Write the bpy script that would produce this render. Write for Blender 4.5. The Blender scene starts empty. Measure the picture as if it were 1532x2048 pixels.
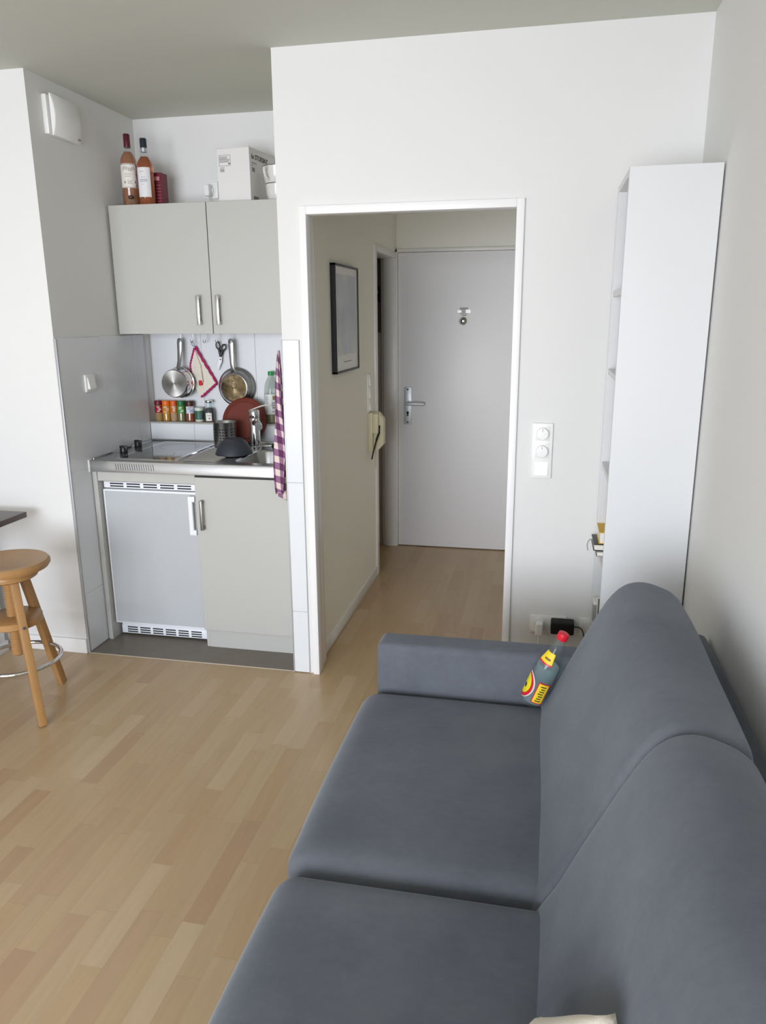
import bpy, bmesh, math, random
from mathutils import Vector, Matrix, Euler
PI = math.pi
random.seed(7)
SC = bpy.context.scene
COL = SC.collection

# ------------------------------------------------------------------ camera, light, exposure
cam_d = bpy.data.cameras.new('camera')
cam = bpy.data.objects.new('camera', cam_d)
COL.objects.link(cam)
CF, CYAW, CPITCH, CROLL = 1517.0, 0.2065, -0.2524, -0.0072
fw = Vector((-math.sin(CYAW)*math.cos(CPITCH), math.cos(CYAW)*math.cos(CPITCH), math.sin(CPITCH)))
rt = Vector((math.cos(CYAW), math.sin(CYAW), 0)); up = rt.cross(fw)
rt2 = rt*math.cos(CROLL)+up*math.sin(CROLL); up2 = -rt*math.sin(CROLL)+up*math.cos(CROLL)
mw = Matrix((rt2, up2, -fw)).transposed().to_4x4()
mw.translation = Vector((0.4445, -3.0998, 1.6056))
cam.matrix_world = mw
cam_d.sensor_fit = 'VERTICAL'
cam_d.sensor_height = 36.0
cam_d.lens = CF/2048*36.0
cam_d.clip_start = 0.02
SC.camera = cam

world = bpy.data.worlds.new('world'); SC.world = world
world.use_nodes = True
wn = world.node_tree
sky = wn.nodes.new('ShaderNodeTexSky'); sky.sky_type = 'NISHITA'
sky.sun_elevation = math.radians(40); sky.sun_rotation = math.radians(200); sky.sun_disc = False
wn.links.new(sky.outputs[0], wn.nodes['Background'].inputs[0])
wn.nodes['Background'].inputs[1].default_value = 0.25

WIN = dict(x0=-2.7, x1=0.5, z0=0.3, z1=2.3, y=-5.6)
def window_light(name, cx, w, zc, h, power, tilt, color, spread):
    l = bpy.data.lights.new(name, 'AREA'); l.shape = 'RECTANGLE'; l.size = w; l.size_y = h
    l.energy = power; l.color = color; l.spread = math.radians(spread)
    o = bpy.data.objects.new(name, l); COL.objects.link(o)
    o.location = (cx, WIN['y']+0.03, zc)
    o.rotation_euler = (math.radians(90-tilt), 0, 0)
    return o
window_light('window_daylight', -1.1, 3.1, 1.3, 1.95, 150, 1, (0.86, 0.90, 1.0), 128)

vs = SC.view_settings
vs.view_transform = 'Standard'; vs.look = 'None'; vs.exposure = -0.13; vs.gamma = 1.0
vs.use_curve_mapping = False
SC.display_settings.display_device = 'sRGB'
try:
    SC.cycles.max_bounces = 14; SC.cycles.diffuse_bounces = 12; SC.cycles.glossy_bounces = 5
    SC.cycles.transmission_bounces = 10; SC.cycles.transparent_max_bounces = 8
    SC.cycles.caustics_reflective = False; SC.cycles.caustics_refractive = False
    SC.cycles.sample_clamp_indirect = 6.0
except Exception:
    pass

# ------------------------------------------------------------------ materials
def lin(c):
    c = c/255.0
    return c/12.92 if c <= 0.04045 else ((c+0.055)/1.055)**2.4
def rgb(c): return (lin(c[0]), lin(c[1]), lin(c[2]), 1.0)
def setin(n, k, v):
    if k in n.inputs: n.inputs[k].default_value = v
MATS = {}
def pm(name, c, rough=0.5, metal=0.0, var=0.02, scale=30.0, bump=0.0, bscale=200.0, trans=0.0, ior=1.45,
       coat=0.0, sheen=0.0, aniso=0.0, stretch=None, emit=0.0):
    m = bpy.data.materials.new(name); m.use_nodes = True
    nt = m.node_tree; b = nt.nodes['Principled BSDF']
    col = rgb(c)
    setin(b, 'Base Color', col); setin(b, 'Roughness', rough); setin(b, 'Metallic', metal)
    setin(b, 'IOR', ior); setin(b, 'Transmission Weight', trans); setin(b, 'Coat Weight', coat)
    setin(b, 'Coat Roughness', 0.08)
    setin(b, 'Sheen Weight', sheen); setin(b, 'Sheen Roughness', 0.45); setin(b, 'Anisotropic', aniso)
    tc = nt.nodes.new('ShaderNodeTexCoord'); src = tc.outputs['Object']
    if stretch:
        mp = nt.nodes.new('ShaderNodeMapping'); mp.inputs['Scale'].default_value = stretch
        nt.links.new(src, mp.inputs['Vector']); src = mp.outputs['Vector']
    if var > 0:
        nz = nt.nodes.new('ShaderNodeTexNoise'); nz.inputs['Scale'].default_value = scale
        nz.inputs['Detail'].default_value = 3.0
        nt.links.new(src, nz.inputs['Vector'])
        mx = nt.nodes.new('ShaderNodeMixRGB'); mx.inputs[1].default_value = tuple(max(0, v*(1-var)) for v in col[:3])+(1,)
        mx.inputs[2].default_value = tuple(min(1, v*(1+var)) for v in col[:3])+(1,)
        nt.links.new(nz.outputs['Fac'], mx.inputs[0]); nt.links.new(mx.outputs[0], b.inputs['Base Color'])
    if bump > 0:
        n2 = nt.nodes.new('ShaderNodeTexNoise'); n2.inputs['Scale'].default_value = bscale
        n2.inputs['Detail'].default_value = 2.0
        nt.links.new(src, n2.inputs['Vector'])
        bp = nt.nodes.new('ShaderNodeBump'); bp.inputs['Strength'].default_value = bump; bp.inputs['Distance'].default_value = 0.002
        nt.links.new(n2.outputs['Fac'], bp.inputs['Height']); nt.links.new(bp.outputs['Normal'], b.inputs['Normal'])
    MATS[name] = m
    return m

WALL_LIFT = pm('wall_paint_lifted', (244, 243, 234), 0.85, var=0.01, scale=4, bump=0.08, bscale=350)  # wall paint copy, paler and creamier in place of light missing from the hall
WALL = pm('wall_paint', (224, 224, 222), 0.85, var=0.01, scale=4, bump=0.08, bscale=350)
CEIL = pm('ceiling_paint', (200, 202, 192), 0.9, var=0.01, scale=4, bump=0.06, bscale=350)
TILE = pm('white_tile', (222, 225, 228), 0.22, var=0.005, scale=6)
GROUT = pm('grout', (190, 190, 188), 0.8)
WHITE = pm('white_lacquer', (216, 217, 218), 0.35, var=0.005)
PLASTIC = pm('white_plastic', (236, 236, 234), 0.3, var=0.0)
BASEB = pm('white_baseboard', (232, 232, 230), 0.45)
FRONT = pm('light_grey_front', (184, 184, 179), 0.42, var=0.006, scale=60)
CARC = pm('cabinet_carcass', (214, 214, 212), 0.5)
FRIDGEW = pm('fridge_enamel', (236, 238, 242), 0.3, var=0.004)
FRIDGED = pm('fridge_panel', (184, 188, 191), 0.38, var=0.006)
DARKGAP = pm('dark_slot', (35, 38, 44), 0.6)
STEEL = pm('stainless_steel', (190, 190, 190), 0.24, 1.0, var=0.05, scale=14, stretch=(3, 60, 60), bump=0.03, bscale=60)
CHROME = pm('chrome', (215, 216, 218), 0.09, 1.0, var=0.0)
ALU = pm('brushed_aluminium', (196, 197, 200), 0.3, 1.0, var=0.02)
HANDLE = pm('handle_nickel', (200, 198, 194), 0.28, 1.0, var=0.02)
GLASSTOP = pm('ceramic_glass', (26, 28, 30), 0.07, var=0.1, scale=12, coat=0.5)
BLACKP = pm('black_plastic', (22, 22, 24), 0.38, var=0.05)
BLACKM = pm('black_matte', (16, 16, 17), 0.6, var=0.05)
FRAMEB = pm('black_frame', (24, 24, 30), 0.4)
WOOD = pm('stool_wood', (168, 128, 82), 0.35, var=0.12, scale=9, stretch=(6, 6, 1))
WOODD = pm('table_brown', (64, 42, 34), 0.3, var=0.15, scale=8, stretch=(1, 8, 8))
BOARD = pm('board_wood', (104, 38, 20), 0.6, var=0.2, scale=10, stretch=(10, 1, 1))
ROSE1 = pm('rose_wine_pale', (214, 150, 112), 0.06, var=0, trans=0.75, ior=1.36, coat=0.6)
ROSE2 = pm('rose_wine_deep', (206, 118, 78), 0.06, var=0, trans=0.7, ior=1.36, coat=0.6)
def thin_glass(name, tint, diff, diffuse=0.06, fres=1.45, rough=0.03):
    """clear glazing: see-through with Fresnel reflection, so daylight still reaches what is behind it"""
    m = bpy.data.materials.new(name); m.use_nodes = True
    nt = m.node_tree; nt.nodes.remove(nt.nodes['Principled BSDF']); L = nt.links.new
    out = [n for n in nt.nodes if n.type == 'OUTPUT_MATERIAL'][0]
    tr = nt.nodes.new('ShaderNodeBsdfTransparent'); tr.inputs[0].default_value = rgb(tint)
    df = nt.nodes.new('ShaderNodeBsdfDiffuse'); df.inputs[0].default_value = rgb(diff)
    gl_ = nt.nodes.new('ShaderNodeBsdfGlossy'); gl_.inputs['Roughness'].default_value = rough
    fr_ = nt.nodes.new('ShaderNodeFresnel'); fr_.inputs['IOR'].default_value = fres
    nz = nt.nodes.new('ShaderNodeTexNoise'); nz.inputs['Scale'].default_value = 25.0
    mr = nt.nodes.new('ShaderNodeMath'); mr.operation = 'MULTIPLY_ADD'; mr.inputs[1].default_value = diffuse*0.4; mr.inputs[2].default_value = diffuse*0.8
    L(nz.outputs['Fac'], mr.inputs[0])
    m1 = nt.nodes.new('ShaderNodeMixShader'); L(mr.outputs[0], m1.inputs[0]); L(tr.outputs[0], m1.inputs[1]); L(df.outputs[0], m1.inputs[2])
    ge = nt.nodes.new('ShaderNodeNewGeometry'); iv = nt.nodes.new('ShaderNodeMath'); iv.operation = 'SUBTRACT'; iv.inputs[0].default_value = 1.0; L(ge.outputs['Backfacing'], iv.inputs[1])
    fm = nt.nodes.new('ShaderNodeMath'); fm.operation = 'MULTIPLY'; L(fr_.outputs[0], fm.inputs[0]); L(iv.outputs[0], fm.inputs[1])
    m2 = nt.nodes.new('ShaderNodeMixShader'); L(fm.outputs[0], m2.inputs[0]); L(m1.outputs[0], m2.inputs[1]); L(gl_.outputs[0], m2.inputs[2])
    L(m2.outputs[0], out.inputs['Surface'])
    return m
CLEAR = thin_glass('clear_glass', (250, 253, 253), (220, 230, 230), 0.02)
PET = thin_glass('clear_pet', (244, 246, 244), (225, 230, 228), 0.07, 1.35, 0.1)
WATER = thin_glass('water', (240, 247, 248), (196, 214, 220), 0.2, 1.25)
OIL = thin_glass('oil', (226, 210, 120), (186, 170, 70), 0.35, 1.3)
PAPER = pm('label_paper', (232, 228, 218), 0.6)
INK = pm('ink_dark', (52, 50, 52), 0.6)
INKG = pm('ink_grey', (130, 128, 126), 0.6)
INKB = pm('ink_blue_grey', (110, 122, 142), 0.6)
PURPLE = pm('purple_trim', (140, 110, 120), 0.6)
BURG = pm('burgundy_foil', (88, 24, 38), 0.3)
NAVY = pm('navy_cap', (32, 40, 50), 0.4)
SILVER = pm('silver_band', (190, 192, 196), 0.35, 0.7)
CRIMSON = pm('crimson_card', (112, 24, 42), 0.5)
PINKISH = pm('pale_pink_print', (196, 130, 140), 0.6)
CARTON = pm('white_carton', (222, 221, 219), 0.6, var=0.008)
MUG = pm('mug_glaze', (214, 214, 210), 0.15)
MUGRIM = pm('mug_rim_grey', (84, 82, 78), 0.3)
BEIGE = pm('beige_plastic', (216, 208, 178), 0.4)
CREAM = pm('cream_yarn', (226, 220, 206), 0.9, var=0.12, scale=120, bump=0.9, bscale=260)
MAGENTA = pm('magenta_yarn', (178, 36, 100), 0.9, var=0.25, scale=90, bump=0.8, bscale=300)
REDYARN = pm('red_yarn', (206, 50, 60), 0.9, var=0.2, scale=90)
BOWLM = pm('slate_bowl', (48, 51, 58), 0.5, var=0.06, scale=20)
RED = pm('red_cap', (206, 28, 48), 0.35)
YELLOW = pm('yellow_label', (238, 206, 40), 0.5)
YGREEN = pm('yellow_green_label', (226, 214, 30), 0.5)
BOOKY = pm('yellow_book', (222, 174, 22), 0.5)
BOOKW = pm('white_book', (226, 224, 218), 0.6)
BOOKG = pm('grey_book', (150, 150, 148), 0.6)
PILLOW = pm('pillow_linen', (222, 214, 200), 0.9, var=0.05, scale=40, bump=0.3, bscale=500)
GREENCAP = pm('green_cap', (24, 140, 70), 0.35)
PINKTXT = pm('white_print', (240, 236, 230), 0.6)
TANDOOR = pm('entry_door_paint', (236, 236, 238), 0.4, var=0.006)
FRAMEP = pm('frame_enamel', (240, 240, 240), 0.3, var=0.004)
HALLFRAME = pm('hall_frame_enamel', (232, 231, 228), 0.35, var=0.004)
GREYW = pm('bath_wall', (92, 90, 86), 0.8)
BATHT = pm('bath_tile', (176, 166, 156), 0.4)

def fabric_mat():
    m = bpy.data.materials.new('sofa_velour'); m.use_nodes = True
    nt = m.node_tree; b = nt.nodes['Principled BSDF']
    tc = nt.nodes.new('ShaderNodeTexCoord')
    n1 = nt.nodes.new('ShaderNodeTexNoise'); n1.inputs['Scale'].default_value = 3.2; n1.inputs['Detail'].default_value = 6; n1.inputs['Roughness'].default_value = 0.6
    n2 = nt.nodes.new('ShaderNodeTexNoise'); n2.inputs['Scale'].default_value = 55; n2.inputs['Detail'].default_value = 3
    mp = nt.nodes.new('ShaderNodeMapping'); mp.inputs['Scale'].default_value = (0.7, 1.3, 1.0)
    nt.links.new(tc.outputs['Object'], n1.inputs['Vector'])
    nt.links.new(tc.outputs['Object'], mp.inputs['Vector']); nt.links.new(mp.outputs[0], n2.inputs['Vector'])
    ad = nt.nodes.new('ShaderNodeMath'); ad.operation = 'MULTIPLY_ADD'; ad.inputs[1].default_value = 0.25
    nt.links.new(n2.outputs['Fac'], ad.inputs[0]); nt.links.new(n1.outputs['Fac'], ad.inputs[2])
    cr = nt.nodes.new('ShaderNodeValToRGB')
    cr.color_ramp.elements[0].position = 0.40; cr.color_ramp.elements[0].color = rgb((85, 89, 97))
    cr.color_ramp.elements[1].position = 0.95; cr.color_ramp.elements[1].color = rgb((109, 113, 119))
    nt.links.new(ad.outputs[0], cr.inputs[0]); nt.links.new(cr.outputs[0], b.inputs['Base Color'])
    setin(b, 'Roughness', 0.85); setin(b, 'Sheen Weight', 0.24); setin(b, 'Sheen Roughness', 0.4)
    setin(b, 'Sheen Tint', (0.86, 0.92, 1.0, 1)); setin(b, 'Specular IOR Level', 0.2)
    n3 = nt.nodes.new('ShaderNodeTexNoise'); n3.inputs['Scale'].default_value = 700
    bp = nt.nodes.new('ShaderNodeBump'); bp.inputs['Strength'].default_value = 0.25; bp.inputs['Distance'].default_value = 0.001
    nt.links.new(tc.outputs['Object'], n3.inputs['Vector']); nt.links.new(n3.outputs['Fac'], bp.inputs['Height']); nt.links.new(bp.outputs[0], b.inputs['Normal'])
    return m
SOFA = fabric_mat()

def plank_mat(name, tones, pw, plen, rough, seam=0.55, grain=0.14):
    m = bpy.data.materials.new(name); m.use_nodes = True
    nt = m.node_tree; b = nt.nodes['Principled BSDF']; L = nt.links.new
    def math_(op, a, bb=None, c=None):
        n = nt.nodes.new('ShaderNodeMath'); n.operation = op
        for i, v in enumerate((a, bb, c)):
            if v is None: continue
            if isinstance(v, (int, float)): n.inputs[i].default_value = v
            else: L(v, n.inputs[i])
        return n.outputs[0]
    geo = nt.nodes.new('ShaderNodeNewGeometry'); sp = nt.nodes.new('ShaderNodeSeparateXYZ'); L(geo.outputs['Position'], sp.inputs[0])
    u = math_('DIVIDE', sp.outputs['X'], pw); row = math_('FLOOR', u); fu = math_('FRACT', u)
    wn1 = nt.nodes.new('ShaderNodeTexWhiteNoise'); wn1.noise_dimensions = '1D'; L(row, wn1.inputs['W'])
    lenv = math_('MULTIPLY_ADD', wn1.outputs['Value'], plen*0.35, plen*0.82)
    wn0 = nt.nodes.new('ShaderNodeTexWhiteNoise'); wn0.noise_dimensions = '1D'; L(math_('ADD', row, 37.3), wn0.inputs['W'])
    v = math_('ADD', math_('DIVIDE', sp.outputs['Y'], lenv), math_('MULTIPLY', wn0.outputs['Value'], 7.0))
    cell = math_('FLOOR', v); fv = math_('FRACT', v)
    cb = nt.nodes.new('ShaderNodeCombineXYZ'); L(row, cb.inputs[0]); L(cell, cb.inputs[1])
    wn2 = nt.nodes.new('ShaderNodeTexWhiteNoise'); wn2.noise_dimensions = '2D'; L(cb.outputs[0], wn2.inputs['Vector'])
    cr = nt.nodes.new('ShaderNodeValToRGB'); els = cr.color_ramp.elements
    while len(els) < len(tones): els.new(0.5)
    for i, t in enumerate(tones):
        els[i].position = i/(len(tones)-1); els[i].color = rgb(t)
    L(wn2.outputs['Value'], cr.inputs[0])
    # grain streaks along the plank
    off = nt.nodes.new('ShaderNodeVectorMath'); off.operation = 'ADD'
    sc_ = nt.nodes.new('ShaderNodeVectorMath'); sc_.operation = 'MULTIPLY'; sc_.inputs[1].default_value = (26, 2.2, 1)
    L(geo.outputs['Position'], sc_.inputs[0]); L(sc_.outputs[0], off.inputs[0])
    mu = nt.nodes.new('ShaderNodeVectorMath'); mu.operation = 'SCALE'; mu.inputs['Scale'].default_value = 17.0
    L(wn2.outputs['Color'], mu.inputs[0]); L(mu.outputs[0], off.inputs[1])
    gz = nt.nodes.new('ShaderNodeTexNoise'); gz.inputs['Scale'].default_value = 1.0; gz.inputs['Detail'].default_value = 5; gz.inputs['Distortion'].default_value = 1.6
    L(off.outputs[0], gz.inputs['Vector'])
    gmul = math_('MULTIPLY_ADD', gz.outputs['Fac'], grain*2, 1.0-grain)
    # faint seams
    e1 = math_('MINIMUM', fu, math_('SUBTRACT', 1.0, fu)); s1 = math_('LESS_THAN', e1, 0.009)
    e2 = math_('MINIMUM', fv, math_('SUBTRACT', 1.0, fv)); s2 = math_('LESS_THAN', e2, 0.0022)
    sm = math_('MULTIPLY_ADD', math_('MAXIMUM', s1, s2), seam-1.0, 1.0)
    tot = math_('MULTIPLY', gmul, sm)
    mx = nt.nodes.new('ShaderNodeVectorMath'); mx.operation = 'SCALE'; L(cr.outputs[0], mx.inputs[0]); L(tot, mx.inputs['Scale'])
    L(mx.outputs[0], b.inputs['Base Color'])
    setin(b, 'Roughness', rough); setin(b, 'Specular IOR Level', 0.45)
    return m
FLOORM = plank_mat('maple_laminate', [(178, 151, 117), (182, 157, 122), (181, 154, 118), (190, 167, 135), (177, 148, 111), (184, 159, 125), (172, 142, 110)], 0.0655, 0.42, 0.3, 0.88, 0.11)
VINYL = pm('grey_vinyl_wood', (120, 113, 103), 0.45, var=0.14, scale=6, stretch=(1.5, 14, 1))

def check_mat():
    m = bpy.data.materials.new('checked_cotton'); m.use_nodes = True
    nt = m.node_tree; b = nt.nodes['Principled BSDF']; L = nt.links.new
    uv = nt.nodes.new('ShaderNodeUVMap'); sp = nt.nodes.new('ShaderNodeSeparateXYZ'); L(uv.outputs[0], sp.inputs[0])
    outs = []
    for ch in ('X', 'Y'):
        f = nt.nodes.new('ShaderNodeMath'); f.operation = 'FRACT'; L(sp.outputs[ch], f.inputs[0])
        g_ = nt.nodes.new('ShaderNodeMath'); g_.operation = 'GREATER_THAN'; g_.inputs[1].default_value = 0.48; L(f.outputs[0], g_.inputs[0]); outs.append(g_.outputs[0])
    a = nt.nodes.new('ShaderNodeMath'); a.operation = 'ADD'; L(outs[0], a.inputs[0]); L(outs[1], a.inputs[1])
    h = nt.nodes.new('ShaderNodeMath'); h.operation = 'MULTIPLY'; h.inputs[1].default_value = 0.5; L(a.outputs[0], h.inputs[0])
    cr = nt.nodes.new('ShaderNodeValToRGB'); cr.color_ramp.interpolation = 'CONSTANT'
    cr.color_ramp.elements[0].color = rgb((216, 204, 190)); cr.color_ramp.elements[1].position = 0.25; cr.color_ramp.elements[1].color = rgb((140, 98, 132))
    e = cr.color_ramp.elements.new(0.75); e.color = rgb((88, 44, 80))
    L(h.outputs[0], cr.inputs[0]); L(cr.outputs[0], b.inputs['Base Color'])
    setin(b, 'Roughness', 0.9)
    return m
TOWELM = check_mat()

def radial_metal(name, c1, c2, rough):
    m = bpy.data.materials.new(name); m.use_nodes = True
    nt = m.node_tree; b = nt.nodes['Principled BSDF']
    tc = nt.nodes.new('ShaderNodeTexCoord'); nz = nt.nodes.new('ShaderNodeTexNoise'); nz.inputs['Scale'].default_value = 18; nz.inputs['Detail'].default_value = 5
    nt.links.new(tc.outputs['Object'], nz.inputs['Vector'])
    cr = nt.nodes.new('ShaderNodeValToRGB'); cr.color_ramp.elements[0].position = 0.35; cr.color_ramp.elements[1].position = 0.7
    cr.color_ramp.elements[0].color = rgb(c1); cr.color_ramp.elements[1].color = rgb(c2)
    nt.links.new(nz.outputs['Fac'], cr.inputs[0]); nt.links.new(cr.outputs[0], b.inputs['Base Color'])
    setin(b, 'Metallic', 1.0); setin(b, 'Roughness', rough); setin(b, 'Anisotropic', 0.8)
    tg = nt.nodes.new('ShaderNodeTangent'); tg.direction_type = 'RADIAL'; tg.axis = 'Y'
    if 'Tangent' in b.inputs: nt.links.new(tg.outputs[0], b.inputs['Tangent'])
    return m
PANBASE = radial_metal('pan_base_steel', (150, 148, 144), (182, 180, 176), 0.3)
FRYBASE = radial_metal('scorched_steel', (62, 53, 38), (138, 121, 92), 0.34)

def perforated_mat():
    m = bpy.data.materials.new('perforated_steel'); m.use_nodes = True
    nt = m.node_tree; b = nt.nodes['Principled BSDF']; L = nt.links.new
    def mt(op, a, bb=None):
        n = nt.nodes.new('ShaderNodeMath'); n.operation = op
        for i_, v in enumerate((a, bb)):
            if v is None: continue
            if isinstance(v, (int, float)): n.inputs[i_].default_value = v
            else: L(v, n.inputs[i_])
        return n.outputs[0]
    tc = nt.nodes.new('ShaderNodeTexCoord'); sp = nt.nodes.new('ShaderNodeSeparateXYZ'); L(tc.outputs['Object'], sp.inputs[0])
    u = mt('MULTIPLY', mt('ARCTAN2', sp.outputs['Y'], sp.outputs['X']), 26/(2*PI)); v = mt('DIVIDE', mt('SUBTRACT', sp.outputs['Z'], 0.016), 0.0148)
    du = mt('SUBTRACT', mt('FRACT', u), 0.5); dv = mt('SUBTRACT', mt('FRACT', v), 0.5)
    d = mt('SQRT', mt('ADD', mt('MULTIPLY', du, du), mt('MULTIPLY', dv, dv)))
    hole = mt('LESS_THAN', d, 0.26)
    hole = mt('MULTIPLY', hole, mt('LESS_THAN', v, 6.0)); hole = mt('MULTIPLY', hole, mt('GREATER_THAN', v, 0.0))
    grp = mt('GREATER_THAN', mt('FRACT', mt('DIVIDE', mt('FLOOR', u), 4.0)), 0.2); hole = mt('MULTIPLY', hole, grp)
    mx = nt.nodes.new('ShaderNodeMixRGB'); mx.inputs[1].default_value = rgb((178, 178, 178)); mx.inputs[2].default_value = rgb((14, 14, 15)); L(hole, mx.inputs[0]); L(mx.outputs[0], b.inputs['Base Color'])
    L(mt('SUBTRACT', 1.0, hole), b.inputs['Metallic']); setin(b, 'Roughness', 0.27)
    return m
def art_mat():
    m = bpy.data.materials.new('abstract_print'); m.use_nodes = True
    nt = m.node_tree; b = nt.nodes['Principled BSDF']
    tc = nt.nodes.new('ShaderNodeTexCoord')
    nz = nt.nodes.new('ShaderNodeTexNoise'); nz.inputs['Scale'].default_value = 5; nz.inputs['Detail'].default_value = 3
    nt.links.new(tc.outputs['Object'], nz.inputs['Vector'])
    cr = nt.nodes.new('ShaderNodeValToRGB')
    cr.color_ramp.elements[0].position = 0.3; cr.color_ramp.elements[0].color = rgb((146, 152, 162))
    cr.color_ramp.elements[1].position = 0.72; cr.color_ramp.elements[1].color = rgb((196, 190, 158))
    e = cr.color_ramp.elements.new(0.5); e.color = rgb((162, 166, 172))
    nt.links.new(nz.outputs['Fac'], cr.inputs[0]); nt.links.new(cr.outputs[0], b.inputs['Base Color'])
    setin(b, 'Roughness', 0.25); setin(b, 'Coat Weight', 0.4)
    return m
ARTM = art_mat()

# ------------------------------------------------------------------ geometry collector
class G:
    def __init__(s): s.v = []; s.f = []; s.uv = None
    def add(s, vs_, fs, M=None):
        o = len(s.v)
        for p in vs_:
            p = Vector(p)
            s.v.append(M @ p if M is not None else p)
        for f in fs: s.f.append([i+o for i in f])
        return s
    def bm(s, b, M=None):
        b.verts.index_update(); b.verts.ensure_lookup_table()
        s.add([v.co.copy() for v in b.verts], [[v.index for v in f.verts] for f in b.faces], M); b.free(); return s
    def box(s, lo, hi, bev=0.0, seg=2, M=None):
        b = bmesh.new(); bmesh.ops.create_cube(b, size=1.0)
        d = [hi[i]-lo[i] for i in range(3)]; c = [(hi[i]+lo[i])/2 for i in range(3)]
        for v in b.verts: v.co = Vector((v.co.x*d[0]+c[0], v.co.y*d[1]+c[1], v.co.z*d[2]+c[2]))
        if bev > 0:
            bmesh.ops.bevel(b, geom=b.edges[:], offset=min(bev, 0.49*min(abs(x) for x in d)), segments=seg, profile=0.5, affect='EDGES')
        return s.bm(b, M)
    def loft(s, rings, cap0=True, cap1=True, closed=True, M=None):
        n = len(rings[0]); vs_ = [p for r in rings for p in r]; fs = []
        for k in range(len(rings)-1):
            for i in range(n if closed else n-1):
                j = (i+1) % n
                fs.append([k*n+i, k*n+j, (k+1)*n+j, (k+1)*n+i])
        if cap0: fs.append(list(range(n))[::-1])
        if cap1: fs.append([(len(rings)-1)*n+i for i in range(n)])
        return s.add(vs_, fs, M)
    def lathe(s, prof, c=(0, 0, 0), M=None, seg=40, cap0=True, cap1=True, a0=0.0, a1=2*PI):
        full = abs(a1-a0-2*PI) < 1e-6
        n = seg if full else seg+1
        rings = []
        for r, z in prof:
            r = max(r, 1e-5)
            rings.append([(c[0]+r*math.cos(a0+(a1-a0)*i/seg), c[1]+r*math.sin(a0+(a1-a0)*i/seg), c[2]+z) for i in range(n)])
        return s.loft(rings, cap0 and full, cap1 and full, closed=full, M=M)
    def cyl(s, p0, p1, r0, r1=None, seg=24, M=None):
        p0 = Vector(p0); p1 = Vector(p1); r1 = r0 if r1 is None else r1
        q = (p1-p0).to_track_quat('Z', 'Y').to_matrix().to_4x4(); q.translation = p0
        L = (p1-p0).length
        return s.lathe([(r0, 0), (r1, L)], M=(M @ q if M is not None else q), seg=seg)
    def rod(s, p0, p1, w, h=None, bev=0.0, upv=(0, 0, 1)):
        p0 = Vector(p0); p1 = Vector(p1); h = w if h is None else h
        q = (p1-p0).to_track_quat('Z', 'Y').to_matrix().to_4x4(); q.translation = p0
        return s.box((-w/2, -h/2, 0), (w/2, h/2, (p1-p0).length), bev, 2, q)
    def tube(s, pts, r, seg=12, closed=False, M=None):
        pts = [Vector(p) for p in pts]; n = len(pts); rings = []
        rad = r if isinstance(r, (list, tuple)) else [r]*n
        ref = None
        for i, p in enumerate(pts):
            a = pts[(i-1) % n] if (closed or i > 0) else p; b = pts[(i+1) % n] if (closed or i < n-1) else p
            t = (b-a).normalized()
            if ref is None:
                ref = t.orthogonal().normalized()
            ref = (ref - t*ref.dot(t))
            if ref.length < 1e-6: ref = t.orthogonal()
            ref.normalize(); bn = t.cross(ref)
            rings.append([p+(ref*math.cos(2*PI*k/seg)+bn*math.sin(2*PI*k/seg))*rad[i] for k in range(seg)])
        if closed: rings.append(rings[0]); return s.loft(rings, False, False, M=M)
        return s.loft(rings, M=M)
    def prism(s, poly, lo, hi, axis='z', M=None):
        def P(a, b, h):
            return {'z': (a, b, h), 'y': (a, h, b), 'x': (h, a, b)}[axis]
        return s.loft([[P(a, b, lo) for a, b in poly], [P(a, b, hi) for a, b in poly]], M=M)
    def rbox(s, lo, hi, r, crown=(0, 0, 0), n=14, M=None, wob=0.0, seed=0):
        """soft rounded box with bulging faces"""
        h = [(hi[i]-lo[i])/2 for i in range(3)]; c = [(hi[i]+lo[i])/2 for i in range(3)]
        cs = []
        for i in range(3):
            inner = h[i]-r; a = [math.sin(PI/2*k/5)*r+inner for k in range(1, 6)]
            mid = [inner*(2*k/n-1) for k in range(n+1)]
            cs.append([-x for x in a[::-1]]+mid+a)
        b = bmesh.new(); vd = {}
        def vert(p):
            k = tuple(round(x, 6) for x in p)
            if k not in vd:
                q = [max(-(h[i]-r), min(h[i]-r, p[i])) for i in range(3)]
                d = Vector([p[i]-q[i] for i in range(3)])
                d = d.normalized()*r if d.length > 1e-9 else d
                w = Vector(q)+d
                for i in range(3):
                    j, k2 = (i+1) % 3, (i+2) % 3
                    amt = crown[i]*max(0, 1-(w[j]/h[j])**2)*max(0, 1-(w[k2]/h[k2])**2)*(w[i]/h[i])
                    w[i] += amt
                if wob:
                    w.z += wob*math.sin(w.x*9+seed)*math.sin(w.y*7+seed*2)*max(0, 1-(w.x/h[0])**2)*max(0, 1-(w.y/h[1])**2)
                vd[k] = b.verts.new((w.x+c[0], w.y+c[1], w.z+c[2]))
            return vd[k]
        for ax in range(3):
            j, k = (ax+1) % 3, (ax+2) % 3
            for sgn in (-1, 1):
                for a in range(len(cs[j])-1):
                    for d in range(len(cs[k])-1):
                        q = []
                        for (x, y) in ((a, d), (a+1, d), (a+1, d+1), (a, d+1)):
                            p = [0, 0, 0]; p[ax] = sgn*h[ax]; p[j] = cs[j][x]; p[k] = cs[k][y]; q.append(vert(p))
                        if sgn < 0: q = q[::-1]
                        try: b.faces.new(q)
                        except ValueError: pass
        return s.bm(b, M)

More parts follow.
